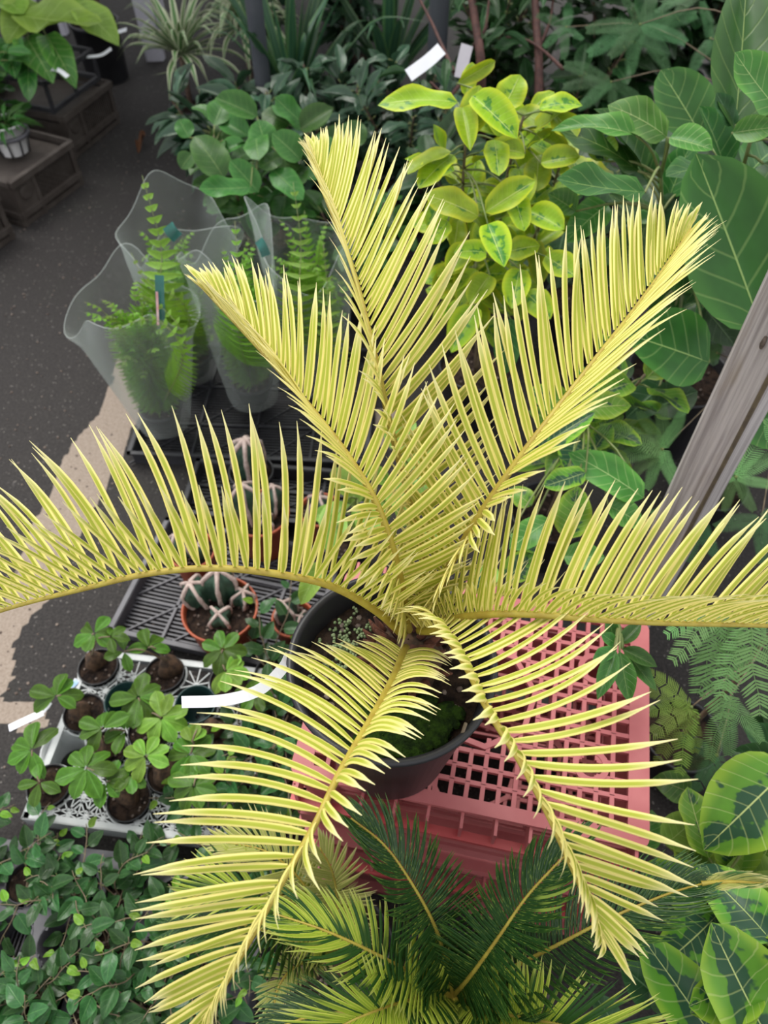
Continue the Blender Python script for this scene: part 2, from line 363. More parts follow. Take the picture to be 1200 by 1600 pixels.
# ------------------------------------------------------------------ cycads
def leaflet_data(yb, zb, nseg=9, wmax=1.0):
    """Unit leaflet along +x: revolute margins, shallow channel, bend yb (sideways) and zb (out of plane)."""
    vs, fs, us = [], [], []; cs = [(-1, -.30), (-.62, .16), (0, -.12), (.62, .16), (1, -.30)]
    for i in range(nseg + 1):
        u = i / nseg; wd = (.55 + .45 * ss(0, .15, u)) * (1 - .18 * u - .76 * ss(.70, 1.0, u)) * wmax
        for y, z in cs:
            vs.append((u, y * wd * .5, z * wd * .5)); us.append((u, y * .5 + .5))
    for i in range(nseg):
        for j in range(4): fs.append((i * 5 + j, i * 5 + j + 1, (i + 1) * 5 + j + 1, (i + 1) * 5 + j))
    return vs, fs, us, yb, zb
def place_leaflet(data, base, X, N, length, wid, side):
    """Bends a unit leaflet into place: returns verts in world space."""
    vs, fs, us, yb, zb = data; X = X.normalized(); N = perp(N, X); Y = N.cross(X) * side
    out = []
    for x, y, z in vs:
        b = x * x; b3 = x ** 3
        out.append(base + X * (length * (x - .25 * (yb * yb + zb * zb) * b3)) + Y * (y * wid + length * yb * b) + N * (z * wid + length * zb * (b3 * 1.0)))
    return out, fs if side > 0 else [q[::-1] for q in fs], us
def frond(plant, pts, n, lmax, wid, sides, fa=(78, 55, 14), mt=None, r0=.0055, individual=None, twist=0.0, base_l=.5, tip_l=.45, start=.04, seed=0, droop=(-.02, .0), nseg=9, name='frond', rmat=None, label=None, up=None, g=1.0):
    """sides = {+1: (v-angle, length scale, yb, zb), -1: ...}; +1 is the side T x N points to."""
    r = random.Random(seed); P = spline(pts, 60); m = MB()
    def ramp(c, x):
        if not isinstance(c, (list, tuple)): return c
        if not isinstance(c[0], (list, tuple)): c = [(0, c[0]), (1, c[1])] if len(c) == 2 else [(0, c[0]), (.5, c[1]), (1, c[2])]
        for (a, va_), (b, vb_) in zip(c, c[1:]):
            if x <= b: return lerp(va_, vb_, max(0, (x - a) / (b - a)))
        return c[-1][1]
    m.tube(P, [lerp(r0, r0 * .28, (i / 59) ** .8) for i in range(60)], 7)
    fr = m.build(name, rmat or M['rachis'], plant, label=label); res = []
    for k in range(n):
        s = lerp(start, .995, (k / (n - 1)) ** g)
        for sd, (va, ls, yb, zb, *of) in sides.items():
            q = min(.998, max(0, s + r.uniform(-.25, .25) / n)); i = min(58, int(q * 59)); p = P[i].lerp(P[i + 1], q * 59 - i)
            T = (P[min(59, i + 2)] - P[max(0, i - 1)]).normalized(); Nn = perp(up or V((0, 0, 1)), T)
            if twist: Nn = Matrix.Rotation(math.radians(twist), 3, T) @ Nn
            S = T.cross(Nn) * sd
            a = math.radians(ramp(of[0] if of else fa, s) + r.uniform(-3, 3)); va, ls, yb = ramp(va, s), ramp(ls, s), ramp(yb, s)
            v = math.radians(va * (1 - .35 * ss(.9, 1, s)) + r.uniform(-4, 4)); lat = S * math.cos(v) + Nn * math.sin(v)
            D = T * math.cos(a) + lat * math.sin(a); nn = perp(Nn * math.cos(v) - S * math.sin(v), D)
            prof = lerp(base_l, 1, ss(0, .35, s)) * lerp(1, tip_l, ss(.72, 1, s) ** 1.3)
            Ln = lmax * ls * prof * r.uniform(.94, 1.05)
            r_id = r.randrange(400); data = leaflet_data(yb + r.uniform(-.05, .05), zb + r.uniform(-.06, .06), nseg)
            # +y in the blade points to the frond tip
            Y = nn.cross(D); sg = 1 if Y.dot(T) > 0 else -1
            vs, fs, us = place_leaflet(data, p + lat * r0 * .5, D, nn, Ln, wid * (of[1] if len(of) > 1 else 1) * lerp(.8, 1, ss(0, .2, s)) * r.uniform(.9, 1.1), sg)
            us = [(x_ * .998 + r_id, y_) for x_, y_ in us]
            a0, a1 = proj(vs[2]), proj(vs[-3])
            inv = (0 < a0[0] < 1200 and 0 < a0[1] < 1600) + (0 < a1[0] < 1200 and 0 < a1[1] < 1600)
            res.append((math.hypot(a0[0] - a1[0], a0[1] - a1[1]) * inv, vs, fs, us, fr, mt))
    return res
def emit(leaflets, cap, name='leaflet'):
    """The largest ones in view as sub-parts of their frond, the rest joined per frond."""
    leaflets.sort(key=lambda q: -q[0]); rest = {}
    for k, (sz, vs, fs, us, fr, mt) in enumerate(leaflets):
        if k < cap:
            m = MB(); m.add(vs, fs, us); m.build(name, mt, fr)
        else:
            rest.setdefault(fr.name, (fr, mt, MB()))[2].add(vs, fs, us)
    for fr, mt, m in rest.values(): m.build('small_leaflets' if cap else 'leaflets', mt, fr, stuff=True)
def pot_parts(t, c, r, h, mt, lip=.008, taper=.78, soil=True, fill=.86, k=40, smat=None, pebbles=14, seed=0):
    """Plastic nursery pot with a rolled lip, hollow inside, soil and grit."""
    c = V(c); rb = r * taper; e = max(.0012, lip * .3)
    prof = [(0.001, .0), (rb, 0), (rb + .001, .004), (r - lip * .6, h - lip * 2.2), (r, h - lip * 2.0), (r + e, h - lip * .4), (r, h), (r - lip * .55, h - .001), (r - lip * .8, h - lip * .8), (lerp(rb, r, .5) - lip * .8, h * .5), (rb - lip * .6, .006), (.001, .006)]
    MB().lathe(c, prof, k).build('pot', mt, t)
    if soil:
        z = h * fill; rs = lerp(rb, r, fill) - lip * .7; m = MB(); ring = 7; vs, fs = [c + V((0, 0, z))], []
        for i in range(1, ring + 1):
            for j in range(24):
                a = 2 * math.pi * j / 24; q = rs * i / ring; p = V((q * math.cos(a), q * math.sin(a), 0))
                vs.append(c + p + V((0, 0, z + (.10 * r) * noise.noise((p + c) * (2.2 / r)) * (1 if i < ring else .3))))
        for j in range(24): fs.append((0, 1 + j, 1 + (j + 1) % 24))
        for i in range(ring - 1):
            for j in range(24):
                a = 1 + i * 24; fs.append((a + j, a + 24 + j, a + 24 + (j + 1) % 24, a + (j + 1) % 24))
        so = m.add(vs, fs).build('soil', smat or M['soil'], t); g = MB(); q = random.Random(seed + 5)
        for _ in range(pebbles):
            a, d = q.uniform(0, 6.28), rs * .88 * math.sqrt(q.random()); g.blob(c + V((d * math.cos(a), d * math.sin(a), z + .002)), q.uniform(.03, .075) * r ** .5 * .12 + .0015, q.random() * 20, .5, 6, (1, 1, .7))
        if pebbles: g.build('grit', M['pebble'], so, stuff=True)
    return z if soil else 0

# -- the golden cycad ------------------------------------------------
PC = V((.010, .440, .572))
gold = thing('golden_sago_palm', 'large bright yellow cycad with feather fronds in a big black pot', 'plant', PC)
pot_parts(gold, PC, .128, .268, M['black_plastic'], .010, .66, True, .84, 64, None, 70, 3)
SZ = PC.z + .268 * .84
mm = MB()   # moss on the near half of the soil
for i in range(150):
    a = rnd.uniform(-2.3, -.55); d = .104 * math.sqrt(rnd.uniform(.25, 1)); mm.blob(PC + V((d * math.cos(a), d * math.sin(a), .268 * .84 + .003)), rnd.uniform(.006, .014), rnd.random() * 30, .4, 7, (1, 1, .35))
mm.build('moss', M['moss'], gold, stuff=True)
sedum = mat('sedum_leaf', (.16, .24, .10), (.24, .30, .16), .5, 60); mm = MB()
for i in range(46):
    a = rnd.uniform(1.9, 3.2); d = rnd.uniform(.055, .105); b = PC + V((d * math.cos(a), d * math.sin(a), .268 * .84 + rnd.uniform(.004, .016)))
    for j in range(4): mm.blob(b + V((rnd.uniform(-.004, .004), rnd.uniform(-.004, .004), rnd.uniform(-.002, .003))), .0024, j, .2, 5)
mm.build('seedlings', sedum, gold, stuff=True)
MB().tube([at(716, 1165, .822), at(728, 1130, .848)], .0022, 5).build('stick', M['palestem'], gold)
CR = V((.030, .462, .868))
tr = MB(); tr.lathe((CR.x, CR.y, SZ - .004), [(.040, 0), (.047, .015), (.043, .035), (.030, .050), (.012, .058), (.001, .060)], 20, lambda a, u: 1 + .08 * math.sin(a * 7 + u * 9))
trunk = tr.build('trunk', M['caudex'], gold); sc_ = MB()
for k in range(46):
    a = k * 2.39996; u = k / 46; q = lerp(.046, .012, u); z = SZ + lerp(.006, .058, u); d = V((math.cos(a), math.sin(a), .55 + u))
    b = V((CR.x + q * math.cos(a), CR.y + q * math.sin(a), z)); sc_.tube([b, b + d * .012, b + d * .022 + V((0, 0, .006))], [.006, .005, .0012], 5)
sc_.build('scales', M['rust'], trunk, stuff=True)
def P3(l): return [at(x, y, z) for x, y, z in l]
fr = []
G = dict(wid=.0074, mt=M['gold'])
# 1: short frond to the upper left
fr += frond(gold, P3([(638, 985, .885), (622, 890, .995), (592, 795, 1.065), (547, 717, 1.10), (480, 630, 1.12), (403, 543, 1.125), (318, 452, 1.115)]), 66, .130, sides={1: (38, 1.0, .10, -.04), -1: ([(0, 36), (.35, 52), (.7, 86), (1, 88)], (.8, .6), -.05, -.10)}, fa=[(0, 84), (.3, 66), (.6, 46), (1, 8)], seed=1, tip_l=.55, base_l=.42, **G)
# 2: upright frond at the back
fr += frond(gold, P3([(652, 970, .88), (662, 890, .935), (645, 800, 1.0), (613, 680, 1.09), (583, 545, 1.165), (548, 410, 1.19), (505, 300, 1.195), (484, 240, 1.18)]), 72, .155, sides={1: (34, 1.0, .10, -.03), -1: ((60, 92), .55, .0, -.12)}, fa=[(0, 72), (.4, 54), (.7, 40), (1, 8)], seed=2, tip_l=.55, **G)
# 3: upper right
fr += frond(gold, P3([(664, 968, .88), (700, 890, .975), (745, 812, 1.05), (800, 732, 1.105), (860, 652, 1.14), (930, 562, 1.165), (1003, 468, 1.17), (1080, 358, 1.15)]), 72, .155, sides={-1: (36, 1.0, .08, -.03), 1: ((48, 66), (.85, .7), .0, -.05)}, fa=[(0, 78), (.35, 56), (.7, 38), (1, 6)], seed=3, tip_l=.5, base_l=.42, **G)
# 4: arching to the left, out of the frame
fr += frond(gold, P3([(630, 992, .885), (592, 958, .96), (532, 922, 1.015), (470, 903, 1.05), (350, 888, 1.07), (240, 895, 1.07), (130, 920, 1.045), (0, 955, .99), (-115, 1002, .92)]), 58, .156, sides={1: (36, 1.0, .13, .04), -1: ((94, 108), (.62, .68), .05, .04, [(0, 92), (.5, 80), (.75, 50), (1, 16)], .9)}, fa=[(0, 100), (.3, 90), (.55, 76), (.8, 52), (1, 18)], seed=4, start=.02, base_l=.7, **G)
# 5: arching to the right, out of the frame
fr += frond(gold, P3([(666, 985, .885), (702, 968, .94), (762, 960, 1.0), (830, 960, 1.03), (930, 968, 1.05), (1050, 974, 1.05), (1200, 978, 1.03), (1335, 988, .98)]), 64, .138, sides={-1: (40, 1.0, .08, -.02), 1: ((92, 116), (.34, .80), .20, -.16, [(0, 66), (.4, 50), (.8, 32), (1, 12)], .65)}, fa=[(0, 88), (.3, 78), (.6, 58), (1, 18)], seed=5, start=.02, base_l=.8, **G)
# 6: drooping to the lower left
fr += frond(gold, P3([(634, 1012, .88), (612, 1065, .93), (576, 1130, .98), (532, 1205, 1.01), (491, 1290, 1.02), (440, 1380, 1.0), (393, 1465, .96), (342, 1558, .90), (322, 1606, .86)]), 54, .126, sides={1: (24, [(0, .5), (.15, .76), (.35, 1.05), (.7, .98), (1, .95)], [(0, .24), (.5, .22), (.8, .08), (1, .04)], -.10), -1: ([(0, 36), (.4, 66), (.7, 90), (1, 92)], [(0, .72), (.4, .52), (.7, .34), (1, .4)], .12, -.45, [(0, 84), (.3, 74), (.7, 56), (1, 12)])}, fa=[(0, 100), (.25, 104), (.45, 88), (.65, 60), (.8, 36), (1, 6)], seed=6, start=.02, base_l=.6, tip_l=.85, g=1.12, **G)
# 7: drooping to the lower right
fr += frond(gold, P3([(656, 985, .9), (692, 990, .96), (724, 1032, 1.0), (762, 1108, 1.03), (808, 1182, 1.04), (850, 1260, 1.03), (882, 1330, 1.0), (914, 1402, .95), (940, 1462, .91)]), 42, .132, sides={-1: (22, 1.0, [(0, -.34), (.45, -.28), (.68, -.03), (1, .04)], .02), 1: ([(0, 74), (.3, 90), (1, 100)], [(0, .6), (.3, .36), (1, .30)], .12, -.55, [(0, 72), (.6, 52), (1, 10)], 1.25)}, fa=[(0, 84), (.3, 78), (.5, 62), (.66, 48), (.82, 34), (.92, 18), (1, 5)], seed=7, start=.0, base_l=.85, tip_l=.55, g=1.15, **G)
emit(fr, 300)

# -- plant tags in and beside it --------------------------------------
def strip(name, pts, w_, mt, label, up=V((0, 0, 1)), th=.0012, cat='plant label'):
    P = spline(pts, 22); m = MB(); vs = []
    for i, p in enumerate(P):
        T = (P[min(21, i + 1)] - P[max(0, i - 1)]).normalized(); n = perp(up, T); y = n.cross(T)
        for a, b in ((-1, -1), (1, -1), (1, 1), (-1, 1)): vs.append(p + y * a * w_ / 2 + n * b * th / 2)
    fs = [(i * 4 + j, i * 4 + (j + 1) % 4, i * 4 + 4 + (j + 1) % 4, i * 4 + 4 + j) for i in range(21) for j in range(4)] + [(3, 2, 1, 0), (84, 85, 86, 87)]
    o = m.add(vs, fs).build(name, mt, None, False); return tag(o, label, cat)
strip('plant_label', [at(452, 1025, .80), at(441, 1045, .848), at(405, 1078, .87), at(350, 1094, .872), at(284, 1097, .865)], .0135, M['label'], 'long curved blank white label strip bending out of the big black pot', V((.1, -.55, .8)))

# -- the dark variegated cycad in front ----------------------------------
GC = V((.100, .118, .40))
green = thing('variegated_sago_palm', 'dark green cycad with yellow-streaked fronds standing in front of the red crates', 'plant', (GC.x, GC.y, 0))
pot_parts(green, (GC.x, GC.y, 0), .125, .27, M['black_plastic'], .010, .75, True, .9, 40, None, 20, 9)
MB().lathe((GC.x, GC.y, .235), [(.045, 0), (.055, .05), (.048, .11), (.025, .155), (.004, .165)], 18, lambda a, u: 1 + .08 * math.sin(a * 8 + u * 14)).build('trunk', M['caudex'], green)
s2 = MB()
for k in range(60):
    a = k * 2.39996; u = k / 60; q = lerp(.052, .010, u); b = V((GC.x + q * math.cos(a), GC.y + q * math.sin(a), .26 + .15 * u)); d = V((math.cos(a), math.sin(a), .8 + u))
    s2.tube([b, b + d * .012, b + d * .022], [.007, .005, .001], 5)
s2.build('scales', M['rust'], green, stuff=True)
gf = []
def gfr(pts, mt, seed, lm=.095, sides=None, n=84, fa=(72, 60, 16), **k):
    return frond(green, P3(pts), n, lm, .0042, sides or {1: (30, 1, .16, .10), -1: (30, 1, .16, .10)}, fa, mt, .0042, seed=seed, nseg=6, base_l=.6, **k)
c0 = (708, 1557, .42)
gf += gfr([c0, (696, 1500, .50), (676, 1440, .59), (640, 1375, .66), (600, 1320, .70), (548, 1278, .71)], M['variegated'], 21)
gf += gfr([c0, (735, 1525, .50), (775, 1470, .60), (820, 1405, .67), (862, 1358, .71), (900, 1320, .72)], M['variegated'], 22)
gf += gfr([c0, (780, 1522, .50), (860, 1482, .56), (950, 1436, .60), (1040, 1398, .61), (1100, 1380, .60)], M['variegated'], 23, tip_l=.3)
gf += gfr([(1095, 1381, .60), (1140, 1378, .59), (1192, 1380, .57)], M['cream'], 24, .05, n=26, fa=(30, 15, 6), name='frond_tip')
gf += gfr([c0, (660, 1530, .50), (590, 1492, .57), (510, 1455, .60), (430, 1428, .59)], M['limecycad'], 25, .085)
gf += gfr([c0, (660, 1558, .49), (600, 1575, .54), (540, 1600, .55), (480, 1640, .53)], M['limecycad'], 26, .085, {1: (50, 1.15, -.06, .02), -1: (46, .9, .05, -.1)})
gf += gfr([c0, (770, 1580, .48), (850, 1596, .53), (930, 1615, .54), (1010, 1640, .52)], M['limecycad'], 27, .085, {1: (46, .9, .05, -.1), -1: (50, 1.15, -.06, .02)})
gf += gfr([c0, (640, 1580, .46), (560, 1580, .49), (480, 1590, .47), (420, 1612, .44)], M['variegated'], 28, .075)
gf += gfr([c0, (760, 1600, .47), (820, 1680, .52), (900, 1760, .52)], M['variegated'], 29)
emit(gf, 0)

# -- the small pale cycad in the pot behind it ------------------------------
pc = at(525, 1490, .22); pc.z = 0
pale = thing('pale_sago_palm', 'small pale variegated cycad in a black pot left of the dark cycad', 'plant', pc)
pot_parts(pale, pc, .100, .22, M['black_plastic'], .008, .75, True, .88, 40, None, 60, 14)
MB().lathe((pc.x, pc.y, .185), [(.03, 0), (.038, .03), (.03, .07), (.006, .09)], 14).build('trunk', M['caudex'], pale)
pf = []
def pfr(pts, mt, seed, lm, n=52, **k):
    return frond(pale, P3(pts), n, lm, .0048, {1: (30, 1, .05, -.05), -1: (30, 1, .05, -.05)}, (74, 62, 18), mt, .0038, seed=seed, nseg=6, base_l=.5, **k)
b0 = (525, 1478, .27)
pf += pfr([b0, (495, 1440, .38), (440, 1400, .45), (360, 1385, .47), (285, 1408, .44)], M['limecycad'], 31, .085)
pf += pfr([b0, (500, 1425, .40), (465, 1370, .47), (415, 1330, .50), (350, 1315, .49)], M['cream'], 32, .080)
pf += pfr([b0, (528, 1420, .40), (520, 1365, .48), (500, 1325, .52)], M['cream'], 33, .080)
pf += pfr([b0, (490, 1495, .33), (450, 1520, .36), (430, 1560, .36), (434, 1612, .33)], M['cream'], 34, .040, 40)
pf += pfr([b0, (460, 1470, .36), (400, 1450, .42), (340, 1440, .43), (270, 1450, .40)], M['variegated'], 35, .08)
emit(pf, 0)
# ------------------------------------------------------------------ the red harvest crates under the big pot
def red_crate(z0, org, rz, W, D, H, label):
    t = thing('harvest_crate', label, 'crate', org, 'stacked red harvest crates'); R = Matrix.Rotation(rz, 4, 'Z'); R.translation = V((org[0], org[1], z0))
    def B(m, c, s): return m.box(c, s, R)
    m = MB(); bd = .030; th = .008; zt = H - th / 2         # lattice base, uppermost because the crate is turned over
    for y, h in ((.010, .020), (D - .010, .020)): B(m, (W / 2, y, zt), (W - .03, h, th))
    for x in (bd / 2, W - bd / 2): B(m, (x, D / 2, zt - .0003), (bd, D - .03, th))
    for x in (.0, W):
        for y in (0, D):
            q = MB(); cx, cy = (.017 if x == 0 else W - .017), (.017 if y == 0 else D - .017)
            m.lathe(R @ V((cx, cy, 0)) - V((0, 0, 0)), [(.001, H - .0008), (.017, H - .0008), (.017, H - th), (.001, H - th)], 20)
    pitch = .0224; nx, ny = int((W - 2 * bd) / pitch), int((D - .04) / pitch); sx, sy = (W - 2 * bd) / nx, (D - .04) / ny
    holes = [(W / 2, D / 2, .085)] + [(x, y, .021) for x in (.085, W - .085) for y in (.105, D - .105)]
    def solid(x, y): return not any((x - a) ** 2 + (y - b) ** 2 < r * r for a, b, r in holes)
    for i in range(1, nx):
        for j in range(ny):
            x, y = bd + i * sx, .02 + (j + .5) * sy
            if solid(x, y): B(m, (x, y, zt - .0006), (.0066, sy + .001, th))
    for j in range(1, ny):
        for i in range(nx):
            x, y = bd + (i + .5) * sx, .02 + j * sy
            if solid(x, y): B(m, (x, y, zt - .0010), (sx + .001, .0066, th))
    for a, b, r in holes:
        k = 28 if r > .05 else 18; pr = [(r - .003, H - th), (r + .006, H - th), (r + .006, H + .0006), (r - .003, H + .0006), (r - .003, H - th)]
        m.lathe(R @ V((a, b, 0)), [(p, q + 0) for p, q in pr], k if r < .05 else 8)
    for x in (.055, W - .055):
        m.lathe(R @ V((x, D - .072, 0)), [(.001, H + .0008), (.017, H + .0008), (.017, H - th), (.001, H - th)], 18)
    m.build('base_grid', M['red_crate'], t, False, stuff=True)
    ins = .016; wt = .004
    for nm, (cx, cy, sx_, sy_) in {'front': (W / 2, ins, W - 2 * ins, wt), 'back': (W / 2, D - ins, W - 2 * ins, wt), 'l': (ins, D / 2, wt, D - 2 * ins), 'r': (W - ins, D / 2, wt, D - 2 * ins)}.items():
        m = MB(); horiz = sx_ > sy_; Ln = sx_ if horiz else sy_
        B(m, (cx, cy, (H - .062) / 2 + .02), (sx_, sy_, H - .062 - .04))                        # wall sheet
        n = 5
        for k in range(n):                                                                        # short slots are framed by posts
            o = -Ln / 2 + (k + .5) * Ln / n
            B(m, (cx + (o if horiz else 0), cy + (0 if horiz else o), H - .035), ((Ln / n * .12, wt, .05) if horiz else (wt, Ln / n * .12, .05)))
        m.build('side_wall', M['red_crate'], t, False)
        sg = -1 if (nm in ('front', 'l')) else 1; fin = MB(); off = ins - .004
        nf = 10 if horiz else 7
        for k in range(nf + 1):
            o = -Ln / 2 + k * Ln / nf
            c = (cx + o, cy + sg * .020, H - .031) if horiz else (cx + sg * .007, cy + o, H - .028)
            B(fin, c, (.0045, .036, .048) if horiz else (.014, .0035, .044))
        fin.build('fins', M['red_crate'], t, False, stuff=True)
        for z, hgt, d in ((H - .054, .008, .014), (H - .072, .012, .006), (H * .58, .040, .024), (H * .34, .034, .020), (.012, .024, .026)):
            c = (cx, cy + sg * (d / 2 + (.028 if z > H - .06 else 0)), z) if horiz else (cx + sg * d / 2, cy, z); e = .012 if d > .01 else 0
            q = MB(); B(q, c, (sx_ + 2 * e, d, hgt) if horiz else (d, sy_ + 2 * e, hgt))
            q.build('ledge', M['red_crate_deep'] if z > H - .06 and z < H - .04 else M['red_crate'], t, False)
LO = V((-.141, .393, 0)); ANG = math.atan2(-.206, .979)
red_crate(.286, (LO.x, LO.y, .286), ANG, .52, .37, .286, 'upper faded red lattice crate, turned over under the big black pot')
red_crate(.0, (LO.x + .012, LO.y - .012, 0), ANG + .012, .52, .37, .284, 'lower faded red crate on the ground, beneath the other one')
# ------------------------------------------------------------------ leaf blades shared by many plants
def blade(prof, bend=0.0, fold=.12, wave=0.0, nu=10, nv=6, seed=0, scallop=0):
    """Unit leaf along +x, unit width; prof(u) = half width 0..1. Built with the fold along the midrib and a bend."""
    vs, fs, us = [], [], []
    for i in range(nu + 1):
        u = i / nu; hw = .5 * max(.012, prof(u)) * (1 + (scallop * abs(math.sin(u * 14)) if scallop else 0))
        for j in range(nv + 1):
            v = j / nv * 2 - 1; y = v * hw
            z = -bend * u * u + fold * abs(v) * hw * 2 * .5 + wave * math.sin(u * 9 + seed * 2 + (2 if v > 0 else 0)) * abs(v) ** 1.5 * hw
            vs.append((u - .12 * bend * bend * u, y, z)); us.append((u, j / nv))
    n = nv + 1
    for i in range(nu):
        for j in range(nv): fs.append((i * n + j, (i + 1) * n + j, (i + 1) * n + j + 1, i * n + j + 1))
    return vs, fs, us
def ell(p=1.0, q=.75, tip=0.0):
    return lambda u: (math.sin(math.pi * min(1, max(0, u)) ** p) ** q) * (1 - tip * u)
SHAPES = {'ovate': (ell(.85, .62), .5), 'round': (ell(.95, .5), .5), 'narrow': (ell(.9, .8), .3), 'obovate': (ell(1.45, .62), .5), 'point': (ell(.72, .7), .5)}
BLADES = {}
def blades(kind, lm):
    key = (kind, lm)
    if key not in BLADES:
        BLADES[key] = []
        for k in range(5):
            m = MB(); m.add(*blade(SHAPES[kind][0], [.05, .25, .15, .4, -.1][k], [.25, .1, .35, .2, .15][k], [.06, .12, .03, .12, .15][k], 10 if kind in ('ovate', 'round', 'point') else 8, 6, k))
            BLADES[key].append(m.mesh('leaf', L[lm]))
    return BLADES[key]
def leaf(plant, kind, lm, base, tip, wid, nrm, k=None, name='leaf'):
    x = tip - base; ln = x.length; n = perp(nrm, x.normalized()); bl = blades(kind, lm)
    return inst(name, bl[rnd.randrange(5) if k is None else k], frame(x, n, base, ln, wid, ln), plant)
def pxleaf(plant, kind, lm, bx, by, tx, ty, wpx, t, dt=0.0, roll=0.0, k=None, face=.5):
    """A leaf from pixel base to pixel tip at distance t; dt is how much nearer the tip stands."""
    b, e = dp(bx, by, t), dp(tx, ty, t - dt); n = (CAM - b).normalized() * face + V((0, 0, 1)) * (1 - face)
    x = (e - b).normalized(); n = Matrix.Rotation(math.radians(roll), 3, x) @ perp(n, x)
    return leaf(plant, kind, lm, b, e, wpx * t / F, n, k), b
def petiole(m, b, stems, r=.002):
    best = min((((b - p).length + 1.2 * max(0, p.z - b.z + .0), p) for s in stems for p in s), key=lambda q: q[0])[1]
    d = b - best; mid = best.lerp(b, .5) + V((0, 0, .12 * d.length)); m.tube(spline([best, mid, b], 7), [r * 1.2, r * .8], 5)
def bush(plant, stems, n, kind, lm, ln, wd, pet=.04, s0=.25, el=(0, 50), seed=0, stem_m='bark', sr=.006, cap_new=None, droop=0.0, extra=()):
    """Leaves spiral up each stem; stems are lists of points."""
    q = random.Random(seed); S = [spline(s, 24) for s in stems]; m = MB()
    for s in S: m.tube(s, [sr, sr * .45], 7)
    pm = MB(); new = []
    for k in range(n):
        s = S[k % len(S)]; u = s0 + (1 - s0) * ((k // len(S)) + q.random()) / max(1, n / len(S)); u = min(.999, u)
        i = min(22, int(u * 23)); p = s[i].lerp(s[i + 1], u * 23 - i); T = (s[i + 1] - s[i]).normalized()
        a = k * 2.39996 + q.uniform(-.5, .5); e = math.radians(q.uniform(*el))
        h = perp(V((math.cos(a), math.sin(a), 0)), T); d = (h * math.cos(e) + T * math.sin(e)).normalized()
        sz = q.uniform(.75, 1.15); pl = pet * q.uniform(.6, 1.3); b = p + d * pl
        x = (d + V((0, 0, -droop)) + V((q.uniform(-.3, .3), q.uniform(-.3, .3), q.uniform(-.3, .2)))).normalized()
        nn = V((q.uniform(-.35, .35), q.uniform(-.5, .2), 1)) - d * .25
        if b.z < .03 or (b + x * ln).z < .02: continue
        bl = blades(kind, cap_new if (cap_new and u > .88) else lm)
        inst('leaf', bl[q.randrange(5)], frame(x, nn, b, ln * sz, wd * sz, ln * sz), plant); pm.tube([p, p.lerp(b, .5) + V((0, 0, pl * .08)), b], sr * .32, 5)
    for b in extra: petiole(pm, b, S, sr * .35)
    m.build('stem', M[stem_m], plant); pm.build('petioles', M['greenstem'], plant, stuff=True)
def potted(name, label, cat, p, r, h, mt='black_plastic', group=None, z=0.0, pebbles=10, **kw):
    c = V((p[0], p[1], z)); t = thing(name, label, cat, c, group); s = pot_parts(t, c, r, h, M[mt], kw.pop('lip', .006), kw.pop('taper', .75), True, kw.pop('fill', .86), kw.pop('k', 28), None, pebbles, int(p[0] * 1000)); return t, c + V((0, 0, s))

# ------------------------------------------------------------------ the pale tray with scalloped-leaf plants
POTS = [(152, 1040), (256, 1050), (358, 1062), (130, 1112), (195, 1094), (305, 1100), (408, 1112), (95, 1168), (163, 1172), (232, 1140), (335, 1150), (75, 1226), (200, 1248), (262, 1205), (325, 1222), (425, 1180)]
ZR = .105
def tray_origin(): return V((-.735, .470, 0))
TU = V((math.cos(math.radians(-7)), math.sin(math.radians(-7)), 0)); TV = V((-TU.y, TU.x, 0))
def pale_tray():
    o = tray_origin(); W, D = .475, .385
    t = thing('pot_tray', 'pale grey lattice carrying tray full of small round cups on the asphalt', 'tray', o)
    R = Matrix((TU, TV, V((0, 0, 1)))).transposed().to_4x4(); R.translation = o; m = MB(); z = .088
    for c, s in (((W / 2, .007, z), (W, .014, .005)), ((W / 2, D - .007, z), (W, .014, .005)), ((.007, D / 2, z), (.014, D, .005)), ((W - .007, D / 2, z), (.014, D, .005)),
                 ((W / 2, .001, z - .02), (W, .003, .045)), ((W / 2, D - .001, z - .02), (W, .003, .045)), ((.001, D / 2, z - .02), (.003, D, .045)), ((W - .001, D / 2, z - .02), (.003, D, .045))):
        m.box(c, s, R)
    m.build('rim', M['white_tray'], t, False)
    C = [at(x, y, ZR) for x, y in POTS]; sk = MB(); web = MB()
    Ri = R.inverted()
    for c in C:
        cc = V((c.x, c.y, 0)); MB().lathe(cc, [(.036, .002), (.040, .03), (.0455, z), (.0495, z), (.0495, z - .006), (.0470, z - .006), (.041, .03), (.037, .002)], 26).build('cup', M['white_tray'], t)
    def free(p): return all((V((c.x, c.y, 0)) - V((p.x, p.y, 0))).length > .046 for c in C)
    # radial star webs in the gaps between the cups
    import itertools
    for i in range(13):
        for j in range(9):
            p = R @ V((.02 + i * .036 + (.018 if j % 2 else 0), .02 + j * .0385, z))
            q = Ri @ p
            if not (.02 < q.x < W - .02 and .018 < q.y < D - .018) or not free(p): continue
            for k in range(10):
                a = 2 * math.pi * k / 10 + .2; d = V((math.cos(a), math.sin(a), 0)); Ln = .008
                while Ln < .04 and free(p + d * Ln):
                    e = Ri @ (p + d * (Ln + .004))
                    if not (.004 < e.x < W - .004 and .004 < e.y < D - .004): break
                    Ln += .004
                web.bar(p, p + d * Ln, .0022, .003)
            web.lathe(p, [(.001, .002), (.004, .0016), (.004, -.0016), (.001, -.002)], 8)
    web.build('web', M['white_tray'], t, False, stuff=True)
    return t
pale_tray()
